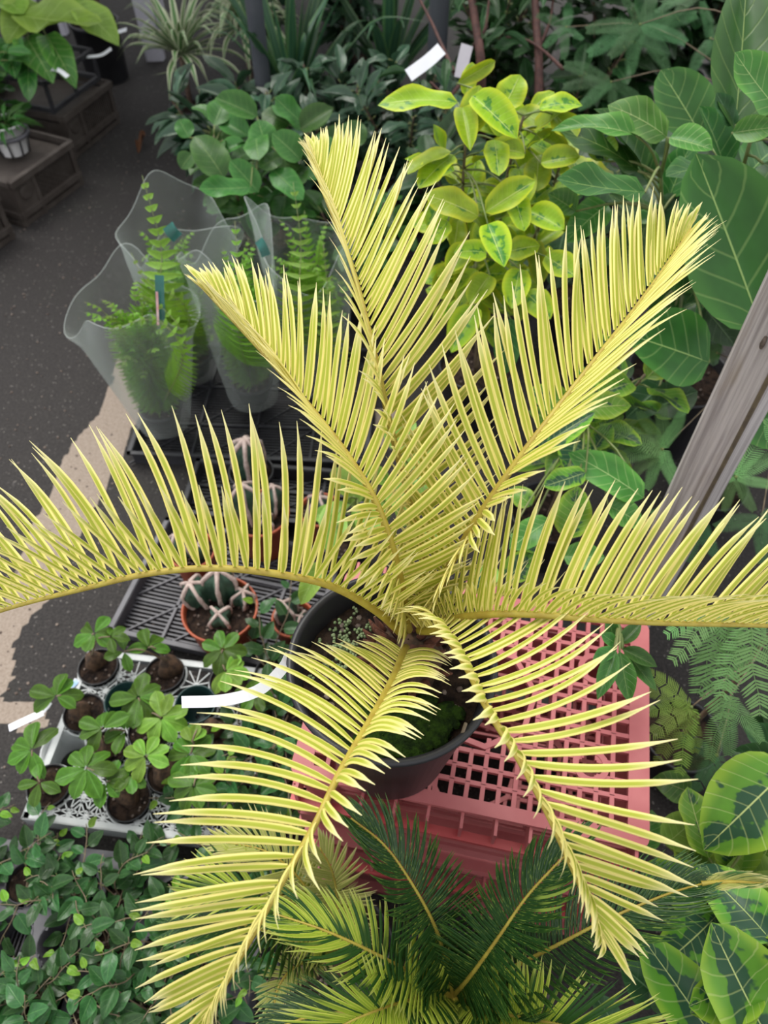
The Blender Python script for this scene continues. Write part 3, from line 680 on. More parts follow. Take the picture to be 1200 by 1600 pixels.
def caudex_plant(pot, label, clusters, seed, bulb=.024, mt='black_plastic'):
    c = at(pot[0], pot[1], ZR); t, s = potted('caudex_plant', label, 'plant', (c.x, c.y), .0445, .098, mt, 'scalloped leaf plants in the pale tray', .004, 12, lip=.003, taper=.82, fill=.92)
    q = random.Random(seed); off = V((q.uniform(-.012, .012), q.uniform(-.004, .016), 0))
    MB().lathe(s + off, [(bulb * .9, -.01), (bulb, .008), (bulb * .85, .022), (bulb * .45, .034), (.001, .038)], 14, lambda a, u: 1 + .12 * math.sin(a * 3 + seed) + .05 * math.sin(a * 9 + u * 7)).build('caudex', M['caudex'], t)
    top = s + off + V((0, 0, .034)); pm = MB()
    for (x, y, n, lp, kind, a0, a1) in clusters:
        e = at(x, y, .205 + q.uniform(-.02, .02)); tt = proj(e)[2]; mid = top.lerp(e, .55) + V((0, 0, .03)); pm.tube(spline([top, mid, e], 9), [.0028, .0016], 6)
        for k in range(n):
            a = math.radians(lerp(a0, a1, k / max(1, n - 1)) + q.uniform(-8, 8)); ln = lp * 1.02 * tt / F * q.uniform(.85, 1.12)
            d = V((math.cos(a), math.sin(a), q.uniform(-.35, .15))).normalized(); b = e + V((math.cos(a), math.sin(a), 0)) * .003
            inst('leaflet', blades('obovate', kind)[q.randrange(5)], frame(d, V((q.uniform(-.2, .2), q.uniform(-.3, .1), 1)), b, ln, ln * .58, ln), t)
    pm.build('stem', M['palestem'], t)
cp = caudex_plant
cp((152, 1040), 'small caudex plant in the rearmost corner cup of the pale tray, leaves hiding its rim', [(147, 990, 6, 32, 'caudex', 10, 330), (172, 995, 4, 26, 'caudex', -60, 100)], 1)
cp((256, 1050), 'caudex plant with two paired leaves over a bare brown bulb, second cup at the back', [(194, 1018, 4, 30, 'caudex', 20, 300), (232, 1012, 3, 34, 'caudex', 10, 110)], 2, .028)
cp((358, 1062), 'bright leafy caudex plant just below the round terracotta cactus pot', [(348, 1015, 7, 36, 'caudex', 0, 320), (352, 1048, 6, 34, 'caudex_new', -120, 60)], 3)
cp((130, 1112), 'caudex plant with broad leaves beside the white tag, at the edge of the pale tray', [(88, 1088, 7, 38, 'caudex', -20, 200)], 4)
cp((163, 1172), 'caudex plant with a dull green fan of leaves in the middle of the pale tray', [(160, 1138, 6, 40, 'caudex', 20, 250), (196, 1142, 4, 36, 'caudex', 60, 260)], 5)
cp((232, 1140), 'tall caudex plant with a wide dark leaf wheel above a pale lime leaf', [(216, 1090, 8, 42, 'caudex', 0, 315), (252, 1122, 7, 40, 'caudex_new', -150, 110)], 6)
cp((262, 1205), 'caudex plant with a glowing lime leaf star over a big bare brown bulb', [(228, 1182, 7, 36, 'caudex_new', -10, 250), (205, 1210, 5, 32, 'caudex', 130, 330)], 7, .030)
cp((335, 1150), 'caudex plant with an upright lobed leaf, right of the lime leaf star', [(298, 1178, 8, 42, 'caudex', 10, 320), (300, 1160, 3, 30, 'caudex_new', 60, 120)], 8)
cp((325, 1222), 'caudex plant with yellowish lobed leaf at the front edge of the pale tray', [(303, 1228, 8, 40, 'caudex', 20, 340)], 9)
cp((75, 1226), 'caudex plant with drooping rounded leaves in the front corner cup of the pale tray', [(50, 1172, 6, 42, 'caudex', 60, 300), (62, 1222, 4, 34, 'caudex', 120, 340)], 10)
cp((200, 1248), 'caudex plant with broad serrated leaf pair at the front, beside the corner plant', [(135, 1200, 7, 44, 'caudex', 0, 300), (165, 1222, 5, 34, 'caudex', -90, 80)], 11)
cp((408, 1112), 'caudex plant mostly hidden behind the long curved label strip', [(398, 1085, 6, 32, 'caudex', 0, 300)], 12)
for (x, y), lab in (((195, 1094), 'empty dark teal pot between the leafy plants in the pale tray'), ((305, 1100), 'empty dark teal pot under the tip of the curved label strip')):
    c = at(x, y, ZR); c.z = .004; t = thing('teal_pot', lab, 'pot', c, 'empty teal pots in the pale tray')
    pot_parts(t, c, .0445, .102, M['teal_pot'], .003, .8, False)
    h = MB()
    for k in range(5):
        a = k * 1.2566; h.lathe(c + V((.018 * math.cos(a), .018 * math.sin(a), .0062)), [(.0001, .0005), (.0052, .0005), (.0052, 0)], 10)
    h.build('drain_hole_shade_discs', M['black_plastic'], t)  # flat black discs painted in for the darkness inside drain holes
def flat_tag(px0, py0, px1, py1, z0, z1, w_, label, mt='label', name='plant_label', extra=None):
    a, b = at(px0, py0, z0), at(px1, py1, z1); return strip(name, [a, a.lerp(b, .5) + V((0, 0, .001)), b], w_, M[mt], label)
flat_tag(68, 1113, 14, 1138, .150, .145, .0165, 'short blank white tag poking out over the asphalt beside the pale tray')
lo = strip('label_loop', [at(68, 1113, .151), at(76, 1104, .156), at(80, 1098, .16)], .006, M['label'], 'narrow neck'); lp = bpy.data.objects['plant_label.001']; lo.parent = lp
del lo['category']; del lo['label']
tg = flat_tag(108, 1084, 121, 1062, .12, .135, .015, 'tiny white and blue tag at the edge of the pale tray')
sq = strip('print', [at(112, 1072, .1345), at(121, 1064, .1385)], .012, M['blue_label'], 'blue print'); sq.parent = tg; del sq['category']

# ------------------------------------------------------------------ charcoal lattice trays
def lattice_tray(label, o, rz, W, D, H, mt, nx=4, ny=3, slats=True, cells=False):
    o = V(o); t = thing('pot_tray', label, 'tray', o); R = Matrix.Rotation(math.radians(rz), 4, 'Z'); R.translation = o; m = MB(); e = .012
    for c, s in (((W / 2, e / 2, H), (W, e, .006)), ((W / 2, D - e / 2, H), (W, e, .006)), ((e / 2, D / 2, H), (e, D, .006)), ((W - e / 2, D / 2, H), (e, D, .006)),
                 ((W / 2, e, H / 2), (W - 2 * e, .003, H)), ((W / 2, D - e, H / 2), (W - 2 * e, .003, H)), ((e, D / 2, H / 2), (.003, D - 2 * e, H)), ((W - e, D / 2, H / 2), (.003, D - 2 * e, H))):
        m.box(c, s, R)
    m.build('rim', mt, t, False); b = MB(); z = .012
    for i in range(1, nx): b.box((W * i / nx, D / 2, z), (.007, D - 2 * e, .008), R)
    for j in range(1, ny): b.box((W / 2, D * j / ny, z), (W - 2 * e, .007, .008), R)
    for i in range(nx):
        for j in range(ny):
            p, q = R @ V((W * i / nx, D * j / ny, z - .001)), R @ V((W * (i + 1) / nx, D * (j + 1) / ny, z - .001)); b.bar(p, q, .004, .006)
    b.build('floor_ribs', mt, t, False)
    if slats:
        s_ = MB(); k = int(D / .011)
        for j in range(1, k): s_.box((W / 2, D * j / k, z - .005), (W - 2 * e, .0042, .004), R)
        s_.build('slats', mt, t, False, stuff=True)
    return t, R
lattice_tray('charcoal slatted tray holding terracotta cactus pots beside the pale tray', (-.675, .925, 0), -13.5, .50, .36, .045, M['grey_tray'])
lattice_tray('dark slatted tray of potted cacti behind the terracotta pots', (-.56, 1.285, 0), -6, .50, .20, .05, M['dark_tray'])
lattice_tray('dark tray under the film wrapped ferns', (-.745, 1.50, 0), -3, .70, .50, .05, M['dark_tray'])

# ------------------------------------------------------------------ cacti
def cactus_body(m, wl, c, top, r, ribs, seed):
    c, top = V(c), V(top); ax = top - c; H = ax.length; q = random.Random(seed); n = 9; kk = ribs * 4; vs = []
    x = perp(V((1, .2, 0)), ax.normalized()); y = ax.normalized().cross(x); a0 = q.random() * 6
    for i in range(n + 1):
        u = i / n; rr = r * (.8 + .2 * ss(0, .3, u)) * math.sqrt(max(.001, 1 - ss(.72, 1, u) * .97))
        for j in range(kk):
            a = 2 * math.pi * j / kk; g = .55 + .45 * (.5 + .5 * math.cos(a * ribs)) ** .8
            vs.append(c + ax * u + (x * math.cos(a + a0) + y * math.sin(a + a0)) * rr * g)
    fs = [(i * kk + j, i * kk + (j + 1) % kk, (i + 1) * kk + (j + 1) % kk, (i + 1) * kk + j) for i in range(n) for j in range(kk)] + [tuple(range(n * kk, n * kk + kk))]
    m.add(vs, fs)
    for k in range(ribs):                                                                        # woolly ridge of every rib, over the top too
        P = [vs[i * kk + k * 4] for i in range(n + 1)] + [c + ax * 1.005]
        wl.tube(P, [r * .10 + r * .06 * abs(math.sin(i * 2.3 + k)) for i in range(n + 1)] + [r * .12], 6)
def cactus(label, px, py, zr, r, h, cols, seed, mt='terracotta', zb=.004):
    p = at(px, py, zr); t, s = potted('cactus', label, 'cactus', (p.x, p.y), r, h, mt, 'potted ribbed cacti with woolly ridges', zr - h, 40, lip=.006, taper=.78, k=36)
    b, wl = MB(), MB()
    for dx, dy, hh, rr, rb, lx, ly in cols:
        c = s + V((dx, dy, -.005)); cactus_body(b, wl, c, c + V((lx, ly, hh)), rr, rb, seed + int(dx * 900))
    o = b.build('body', M['cactus'], t); wl.build('ridge_wool', M['wool'], o, stuff=True)
cactus('ribbed cactus cluster in the widest round terracotta pot', 343, 950, .150, .088, .14, [(-.045, .035, .075, .036, 5, -.02, .0), (.0, .045, .10, .040, 5, 0, .01), (.005, -.02, .05, .03, 4, .0, -.01), (.045, .03, .05, .028, 5, .01, 0)], 1)
cactus('ribbed cactus in a terracotta pot behind the wide one', 405, 800, .150, .076, .14, [(-.02, .0, .13, .038, 5, -.01, 0), (.03, .02, .09, .030, 4, .01, .01), (.02, -.03, .04, .024, 4, 0, 0)], 2)
cactus('bluish cactus with a white star top in the dark rear tray', 392, 735, .130, .060, .12, [(0, 0, .14, .044, 6, 0, 0)], 3, 'black_plastic')
cactus('small woolly cactus in a small terracotta pot touching the big black pot', 458, 965, .125, .050, .115, [(-.01, .01, .07, .03, 4, -.01, 0), (.02, -.01, .045, .022, 4, 0, 0)], 4)
cactus('small cactus in terracotta pot behind the big black pot', 500, 795, .130, .055, .115, [(0, 0, .07, .032, 5, 0, 0)], 5)
cactus('leaning white-ridged cactus in a terracotta pot at the rear of the charcoal tray', 300, 858, .120, .058, .11, [(-.01, .0, .08, .03, 5, -.02, 0), (.02, -.01, .05, .024, 4, 0, 0)], 6)

# ------------------------------------------------------------------ vines: lower tray and the pots between the pale tray and the crates
def vine_tray():
    o = V((-.90, .02, 0)); W, D, z = .64, .425, .075; rz = math.radians(-6)
    t = thing('pot_tray', 'charcoal tray with round pot holes under the small-leaved vines', 'tray', o); R = Matrix.Rotation(rz, 4, 'Z'); R.translation = o; m = MB()
    hol = [(.075 + i * .098, .075 + j * .092) for i in range(6) for j in range(4)]; n1, n2 = 64, 43
    def ok(x, y): return all((x - a) ** 2 + (y - b) ** 2 > .040 ** 2 for a, b in hol)
    for i in range(n1):
        for j in range(n2):
            x, y = W * (i + .5) / n1, D * (j + .5) / n2
            if ok(x, y): m.box((x, y, z), (W / n1, D / n2, .003), R)
    m.build('top_plate', M['grey_tray'], t, False, stuff=True); k = MB()
    for a, b in hol: k.lathe(R @ V((a, b, 0)), [(.030, .004), (.034, .03), (.0415, z + .002), (.0435, z + .003), (.0435, z - .003), (.035, .03), (.031, .004)], 20)
    k.build('cups', M['grey_tray'], t); g = MB()
    for a, b in hol:
        for q in range(-3, 4): g.box((a + q * .008, b, .008), (.003, .058 - abs(q) * .006, .004), R)
    g.build('cup_grates', M['grey_tray'], t, False, stuff=True)
    s_ = MB()
    for c, s in (((W / 2, 0, z / 2), (W, .003, z)), ((W / 2, D, z / 2), (W, .003, z)), ((0, D / 2, z / 2), (.003, D, z)), ((W, D / 2, z / 2), (.003, D, z))): s_.box(c, s, R)
    s_.build('skirt', M['grey_tray'], t, False); return [R @ V((a, b, 0)) for a, b in hol]
HOL = vine_tray()
def vine(p, label, seed, n_st=6, nl=42, reach=.13, zmax=.10, r=.038, h=.085, z=.008, ln=.038, group='small-leaved vines in the charcoal tray'):
    t, s = potted('creeping_vine', label, 'plant', p, r, h, 'black_plastic', group, z, 8, lip=.003, taper=.8, k=24); q = random.Random(seed); m = MB(); pm = MB(); k = 0
    for i in range(n_st):
        a = q.uniform(0, 6.28); P = [s + V((q.uniform(-.012, .012), q.uniform(-.012, .012), -.004))]; d = V((math.cos(a), math.sin(a), q.uniform(.6, 1.6))).normalized(); steps = 9; Ls = reach * q.uniform(.6, 1.25)
        for j in range(steps):
            d = (d + V((q.uniform(-.35, .35), q.uniform(-.35, .35), q.uniform(-.40, .22)))).normalized()
            np_ = P[-1] + d * Ls / steps * 1.3
            if np_.z < z + h * .75 and (np_ - s).xy.length < .06: np_.z = z + h * .8
            if np_.z > s.z + zmax: np_.z = s.z + zmax
            np_.z = max(.03, np_.z); P.append(np_)
        S = spline(P, 22); m.tube(S, [.0016, .0008], 5); per = nl // n_st
        for j in range(per):
            u = .15 + .85 * (j + .5) / per; ii = min(20, int(u * 21)); b0 = S[ii]; T = (S[ii + 1] - S[ii]).normalized(); side = 1 if j % 2 else -1
            lat = perp(V((-T.y, T.x, 0)), T) * side; dd = (lat * .9 + T * .6 + V((0, 0, q.uniform(-.2, .35)))).normalized(); sz = q.uniform(.75, 1.25) * (.55 if u > .9 else 1)
            b = b0 + dd * .006; new = u > .86 and q.random() < .75
            inst('leaf', blades('point', 'vine_new' if new else 'vine')[q.randrange(5)], frame(dd, V((q.uniform(-.5, .5), q.uniform(-.6, .3), 1)), b, ln * sz, ln * .62 * sz, ln * sz), t); pm.tube([b0, b], .0006, 4)
    m.build('stem', M['palestem'], t); pm.build('petioles', M['greenstem'], t, stuff=True)
skip = {1 * 4 + 2, 0 * 4 + 2}
for i in range(6):
    for j in range(4):
        k = i * 4 + j; p = HOL[k]
        if p.x < -.85 or k in skip: continue
        px, py, _ = proj(p + V((0, 0, .09)))
        if not (-60 < px < 420 and 1240 < py < 1680): continue
        if j == 2 and i in (2,): continue
        cn = ['by the asphalt', 'next to the asphalt column', 'third from the asphalt', 'fourth from the asphalt', 'next to the cycads', 'nearest the cycads'][i]
        vine((p.x, p.y), f'small-leaved vine, {["front", "second", "third", "rear"][j]} pot of the charcoal tray column {cn}', 100 + k)
for k, (x, y, lab) in enumerate([(405, 1175, 'glossy vine in a black pot beside the red crates, tucked under the curved label'), (455, 1105, 'small vine close against the big black pot'), (380, 1250, 'vine between the pale tray and the yellow frond'), (420, 1290, 'vine in front of the crate corner under the yellow frond'), (330, 1290, 'vine at the front edge of the pale tray'), (425, 1045, 'small vine behind the curved label strip')]):
    p = at(x, y, .12); vine((p.x, p.y), lab, 200 + k, 6, 40, .15, .13, .042, .10, .0, .044, 'vines beside the red crates')
# ------------------------------------------------------------------ ferns in clear film sleeves
def film():
    s = NT('clear_film'); lw = s.node('ShaderNodeLayerWeight'); lw.inputs['Blend'].default_value = .30
    nz = s.noise(s.coord('Object'), 9.0, 2); f = s.math('MULTIPLY_ADD', lw.outputs['Facing'], .55, s.math('MULTIPLY_ADD', nz, .10, .0), clamp=True)
    s.put(s.p.inputs['Base Color'], (.72, .78, .76)); s.p.inputs['Roughness'].default_value = .22; s.p.inputs['Specular IOR Level'].default_value = .8
    t = s.node('ShaderNodeBsdfTransparent'); t.inputs[0].default_value = (.97, .985, .98, 1); mx = s.node('ShaderNodeMixShader')
    s.put(mx.inputs[0], f); s.put(mx.inputs[1], t.outputs[0]); s.put(mx.inputs[2], s.p.outputs[0]); s.put(s.out.inputs[0], mx.outputs[0]); return s.m
FILM = film()
def film_edge():
    s = NT('film_hem'); s.put(s.p.inputs['Base Color'], (.80, .86, .84)); s.p.inputs['Roughness'].default_value = .25; s.p.inputs['Alpha'].default_value = .32; return s.m
HEM = film_edge()
def sleeve(c, label, H, r0, r1, seed, lean=(0, 0)):
    c = V(c); q = random.Random(seed); n, k = 22, 56; m = MB(); vs = []; ph = [q.uniform(0, 6.28) for _ in range(4)]
    for i in range(n + 1):
        u = i / n
        for j in range(k):
            a = 2 * math.pi * j / k; r = lerp(r0, r1, u ** .9) * (1 + u * (.07 * math.sin(2 * a + ph[0]) + .05 * math.sin(3 * a + ph[1]) + .025 * math.sin(7 * a + ph[2] + u * 2)))
            hh = H * (1 + .13 * math.sin(2 * a + ph[3]) * u + .04 * math.sin(5 * a + ph[1]) * u)
            flare = 1 + .10 * ss(.85, 1, u) * math.sin(4 * a + ph[2])
            vs.append(c + V((lean[0] * u + r * flare * math.cos(a), lean[1] * u + r * flare * math.sin(a), hh * u)))
    fs = [(i * k + j, i * k + (j + 1) % k, (i + 1) * k + (j + 1) % k, (i + 1) * k + j) for i in range(n) for j in range(k)]
    t = tag(m.add(vs, fs).build('plastic_sleeve', FILM, None), label, 'plastic sleeve', 'clear sleeves round the ferns')
    hem = MB(); hem.tube(vs[n * k:] + [vs[n * k]], .0009, 5, False); hem.build('hem', HEM, t); return t
def pinnate(m, P, n, pl, pw, dirn=1.0, a0=86, taper=True, kind='fern', up=V((0, 0, 1)), start=.12, droop=.25):
    """Adds the pinnae of one fern frond to mesh m."""
    S = spline(P, 30)
    for k in range(n):
        u = lerp(start, .99, k / (n - 1)); i = min(28, int(u * 29)); p = S[i]; T = (S[i + 1] - S[i]).normalized(); N = perp(up, T); sd = T.cross(N)
        ln = pl * (ss(0, .18, u) * .6 + .4) * (1 - ss(.45, 1.02, u) * .86)
        for sg in (1, -1):
            a = math.radians(lerp(a0, 48, u ** 3)); d = T * math.cos(a) + sd * sg * math.sin(a) - N * droop * .3; x = d.normalized(); nn = perp(N, x); y = nn.cross(x)
            w2 = pw * (.5 + .5 * ln / pl); vs, us = [], []
            for uu, ww in ((0, .85), (.22, 1), (.65, .62), (1, .05)):
                b = p + x * ln * uu - nn * ln * droop * uu * uu
                for v_ in (-1, 0, 1): vs.append(b + y * v_ * w2 * .5 * ww + nn * abs(v_) * w2 * .08); us.append((uu, v_ * .5 + .5))
            m.add(vs, [(r * 3 + c, r * 3 + c + 1, r * 3 + c + 4, r * 3 + c + 3) for r in range(3) for c in range(2)], us)
    return S
def fern(p, label, seed, n, H, spread, fronds=(), z=.055):
    t, s = potted('sleeved_fern', label, 'fern', p, .062, .065, 'black_plastic', 'sword ferns wrapped in film', z, 6); q = random.Random(seed)
    todo = [None] * n + list(fronds)
    for k, f in enumerate(todo):
        if f is None:
            a = k * 2.39996 + q.uniform(-.3, .3); h = H * q.uniform(.40, 1.0); d = spread * q.uniform(.4, 1)
            P = [s, s + V((math.cos(a) * d * .2, math.sin(a) * d * .2, h * .5)), s + V((math.cos(a) * d * .6, math.sin(a) * d * .6, h * .9)), s + V((math.cos(a) * d, math.sin(a) * d, h * q.uniform(.86, 1.02)))]
            pl, nn = q.uniform(.055, .075), max(10, int(26 * h / .42))
        else: P, pl, nn = [s] + list(f[0]), f[1], f[2]
        m = MB(); up = V((0, -.75, .65)) if f else V((math.cos(k * 2.4) * -.5, math.sin(k * 2.4) * -.5, .8)); S = pinnate(m, P, nn, pl, pl * .20 if f is None else pl * f[3], kind='fern', up=up, start=.04 if f is None else .34)
        st = MB().tube(S, [.0016, .0007], 5).build('frond', M['greenstem'], t); m.build('pinnae', L['fern'], st, stuff=True)
SL = []
def group_fern():
    A, B, C, D = V((-.60, 1.86)), V((-.655, 1.63)), V((-.40, 1.74)), V((-.20, 1.80))
    fern((A.x, A.y), 'film wrapped fern with one tall upright frond, nearest the path', 1, 40, .44, .10, [([dp(255, 470, 1.93), dp(252, 390, 1.88), dp(238, 330, 1.85), dp(222, 274, 1.84)], .085, 24, .30), ([dp(290, 480, 1.9), dp(230, 440, 1.86), dp(205, 395, 1.84)], .05, 20, .26)])
    fern((B.x, B.y), 'film wrapped fern in front of the tall upright frond, with a dark green label', 2, 50, .42, .13, [([dp(285, 560, 1.78), dp(245, 500, 1.72), dp(170, 515, 1.68)], .05, 22, .26), ([dp(290, 540, 1.78), dp(240, 470, 1.72), dp(203, 462, 1.70)], .05, 20, .26)])
    fern((C.x, C.y), 'film wrapped fern with a broad triangular frond tip', 3, 42, .44, .11, [([dp(372, 520, 1.86), dp(372, 430, 1.80), dp(367, 345, 1.77)], .085, 30, .17)])
    fern((D.x, D.y), 'film wrapped fern standing close behind the upright yellow frond', 4, 46, .48, .13, [([dp(470, 480, 1.86), dp(470, 380, 1.82), dp(458, 285, 1.80)], .085, 30, .17), ([dp(510, 540, 1.84), dp(512, 460, 1.78), dp(505, 380, 1.75)], .08, 30, .16)])
    sleeve((A.x, A.y, .055), 'clear film sleeve round the fern nearest the path', .50, .075, .150, 3, (.05, .02))
    sleeve((B.x, B.y, .055), 'clear film sleeve in front, with a pointed corner over the asphalt', .43, .075, .150, 8, (.0, 0))
    sleeve((C.x, C.y, .055), 'clear film sleeve round the fern with the triangular tip', .50, .075, .13, 5)
    sleeve((D.x, D.y, .055), 'clear film sleeve close behind the upright yellow frond', .52, .075, .145, 6)
    g = strip('plant_label', [dp(252, 500, 1.74), dp(250, 470, 1.72), dp(249, 430, 1.70)], .020, M['green_label'], 'dark green label with a pink edge inside the front film sleeve', V((0, -1, .4)))
    k = strip('label_edge', [dp(247, 508, 1.735), dp(246, 478, 1.715), dp(245, 456, 1.70)], .005, M['pink_label'], 'pink edge', V((0, -1, .4))); k.parent = g; del k['category']
    strip('plant_label', [dp(278, 372, 1.84), dp(268, 362, 1.83), dp(262, 352, 1.83)], .03, M['green_label'], 'dark teal label behind the tall fern frond in film', V((0, -1, .4)))
    strip('plant_label', [dp(416, 400, 1.80), dp(410, 385, 1.79), dp(404, 375, 1.79)], .022, M['green_label'], 'small teal label between the two right-hand film sleeves', V((0, -1, .4)))
    a = at(240, 655, .06); flat_tag(240, 664, 241, 648, .062, .07, .012, 'small white clip tag on the rim of the tray under the ferns')
group_fern()

# ------------------------------------------------------------------ feathery twice-pinnate plants
PINNA = {}
def pinna_mesh(lm, k, n=26, w_=.5, bend=.15):
    key = (lm, k, n)
    if key not in PINNA:
        m = MB(); P = [V((u / 8, .02 * math.sin(u + k), -bend * (u / 8) ** 2)) for u in range(9)]; S = spline(P, 30); m.tube(S, [.006, .003], 4)
        for j in range(n):
            u = lerp(.06, .98, j / (n - 1)); i = min(28, int(u * 29)); p = S[i]; T = (S[i + 1] - S[i]).normalized(); N = perp(V((0, 0, 1)), T); sd = T.cross(N)
            ln = w_ * .56 * (.30 + .65 * math.sin(math.pi * min(1, .12 + u * .86)) ** .6)
            for sg in (1, -1):
                a = math.radians(70 - 15 * u); x = T * math.cos(a) + sd * sg * math.sin(a); y = N.cross(x); hw = .5 / n * .52; vs = []; us = []
                for uu, ww in ((0, .6), (.3, 1), (.75, .8), (1, .12)):
                    for v_ in (-1, 1): vs.append(p + x * ln * uu + y * hw * ww * v_ - N * .10 * ln * uu * uu); us.append((uu, v_ * .5 + .5))
                m.add(vs, [(0, 1, 3, 2), (2, 3, 5, 4), (4, 5, 7, 6)], us)
        PINNA[key] = m.mesh('pinna', L[lm])
    return PINNA[key]
def feather_leaf(plant, hub, tips, lm, t, wr=.42, n=30, stems=None, face=.5, tip_t=None):
    """One compound leaf: pinnae radiating from a hub (pixels at distance t); an Empty would be no part, so the hub node is the part."""
    h = dp(hub[0], hub[1], t); nd = MB().blob(h, .0035, 1, .2, 6).build('compound_leaf', M['greenstem'], plant)
    for i, q in enumerate(tips):
        e = dp(q[0], q[1], (q[2] if len(q) > 2 else t + rnd.uniform(-.03, .03))); x = e - h; ln = x.length
        nrm = (CAM - h).normalized() * face + V((0, 0, 1)) * (1 - face) + V((rnd.uniform(-.15, .15), 0, 0)); me = pinna_mesh(lm, i % 3, n, wr)
        inst('pinna', me, frame(x, nrm, h, ln, ln, ln * .6), nd)
    return h
def feathery(label, p, r, h, leaves, rndl=0, seed=0, lm='feathery', top=None, cat='plant'):
    t, s = potted('feathery_shrub', label, cat, p, r, h, 'black_plastic', None, 0, 8); q = random.Random(seed); hubs = [feather_leaf(t, *a) for a in leaves]
    tp = top or V((s.x, s.y, max([b.z for b in hubs] + [.5]))); S = [spline([s, s.lerp(tp, .5) + V((.02, 0, 0)), tp], 20)]
    for k in range(rndl):
        b = S[0][q.randrange(6, 20)]; a = k * 2.4; hb = b + V((math.cos(a) * q.uniform(.08, .2), math.sin(a) * q.uniform(.08, .2), q.uniform(-.02, .1))); hubs.append(hb)
        nd = MB().blob(hb, .0035, 1, .2, 6).build('compound_leaf', M['greenstem'], t)
        for j in range(7):
            aa = a + (j - 3) * .42; d = V((math.cos(aa), math.sin(aa), q.uniform(-.45, .0))).normalized(); ln = q.uniform(.09, .13)
            inst('pinna', pinna_mesh(lm, j % 3, 30, .42), frame(d, V((0, -.2, 1)), hb, ln, ln, ln * .6), nd)
    m = MB(); m.tube(S[0], [.006, .003], 6); pm = MB()
    for b in hubs: petiole(pm, b, S, .0016)
    m.build('stem', M['palestem'], t); pm.build('petioles', M['palestem'], t, stuff=True)
p1 = dp(1150, 760, 1.95); p1.z = 0
feathery('feathery green shrub with fine paired leaflets behind the timber post', (.86, 1.30), .09, .16, [
    ((1035, 702), [(942, 662), (956, 690), (948, 716), (982, 745), (1000, 640), (1036, 628), (1070, 640), (1010, 765), (1060, 770)], 'feathery', 1.52, .34),
    ((1150, 745), [(1205, 650), (1225, 700), (1215, 760), (1180, 800), (1130, 800), (1105, 760), (1150, 640)], 'feathery', 1.50, .36),
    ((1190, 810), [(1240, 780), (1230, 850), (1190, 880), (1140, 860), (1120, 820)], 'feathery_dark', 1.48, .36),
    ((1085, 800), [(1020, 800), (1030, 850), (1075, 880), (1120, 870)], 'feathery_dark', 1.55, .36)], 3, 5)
feathery('feathery shrub with hanging pale green leaflets at the side of the red crates', (.62, .62), .08, .16, [
    ((1120, 955), [(1040, 990), (1050, 1030), (1092, 1090), (1132, 1130), (1180, 1050)], 'feathery', 1.12, .40, 22),
    ((1170, 970), [(1125, 1090), (1190, 1120), (1230, 1060), (1240, 1000)], 'feathery', 1.10, .40, 22),
    ((1140, 1090), [(1105, 1190), (1140, 1185), (1195, 1160)], 'feathery', 1.20, .36),
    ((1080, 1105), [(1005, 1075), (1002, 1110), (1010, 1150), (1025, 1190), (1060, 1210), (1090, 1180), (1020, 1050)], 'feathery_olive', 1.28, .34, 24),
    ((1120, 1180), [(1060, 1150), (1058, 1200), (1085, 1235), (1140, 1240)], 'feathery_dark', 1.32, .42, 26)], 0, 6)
feathery('dark feathery shrub with a wheel of leaflets at the back among the ficus', (1.02, 2.42), .11, .20, [
    ((1000, 38), [(918, 40), (920, 78), (955, 84), (984, 112), (1046, 106), (1074, 62), (1092, 18), (975, -8), (1030, -25)], 'feathery_dark', 2.15, .36),
    ((885, 42), [(840, 20), (850, 70), (880, 90), (910, 60), (890, 0)], 'feathery_dark', 2.45, .36),
    ((955, 128), [(885, 95), (880, 130), (905, 165), (960, 175), (1000, 150)], 'feathery_dark', 2.3, .40),
    ((1110, 60), [(1150, 20), (1160, 70), (1120, 110), (1080, 110), (1100, 0)], 'feathery_dark', 2.3, .36)], 10, 7, 'feathery_dark')
# ------------------------------------------------------------------ broad-leaved ficus plants
def ficus(label, p, r, h, px, stems, n, kind, lm, ln, wd, cat='plant', name='ficus_plant', seed=0, **kw):
    """px: leaves measured off the photograph (base px, tip px, width px, distance, tip nearer by, roll, material)."""
    t, s = potted(name, label, cat, p, r, h, 'black_plastic', None, 0, 24); ex = []
    for q in px:
        bx, by, tx, ty, w_, d = q[:6]; dt, roll, m_ = (list(q[6:]) + [.0, 0, None])[:3] if len(q) < 9 else q[6:9]
        if len(q) == 7: dt, roll, m_ = q[6], 0, None
        if len(q) == 8: dt, roll, m_ = q[6], q[7], None
        o, b = pxleaf(t, kind, m_ or lm, bx, by, tx, ty, w_, d, dt, roll); ex.append(b)
    ss_ = [[s] + [V(k) for k in st] for st in stems]
    bush(t, ss_, n, kind, lm, ln, wd, seed=seed, extra=ex, **kw); return t
A_ = 'altissima'
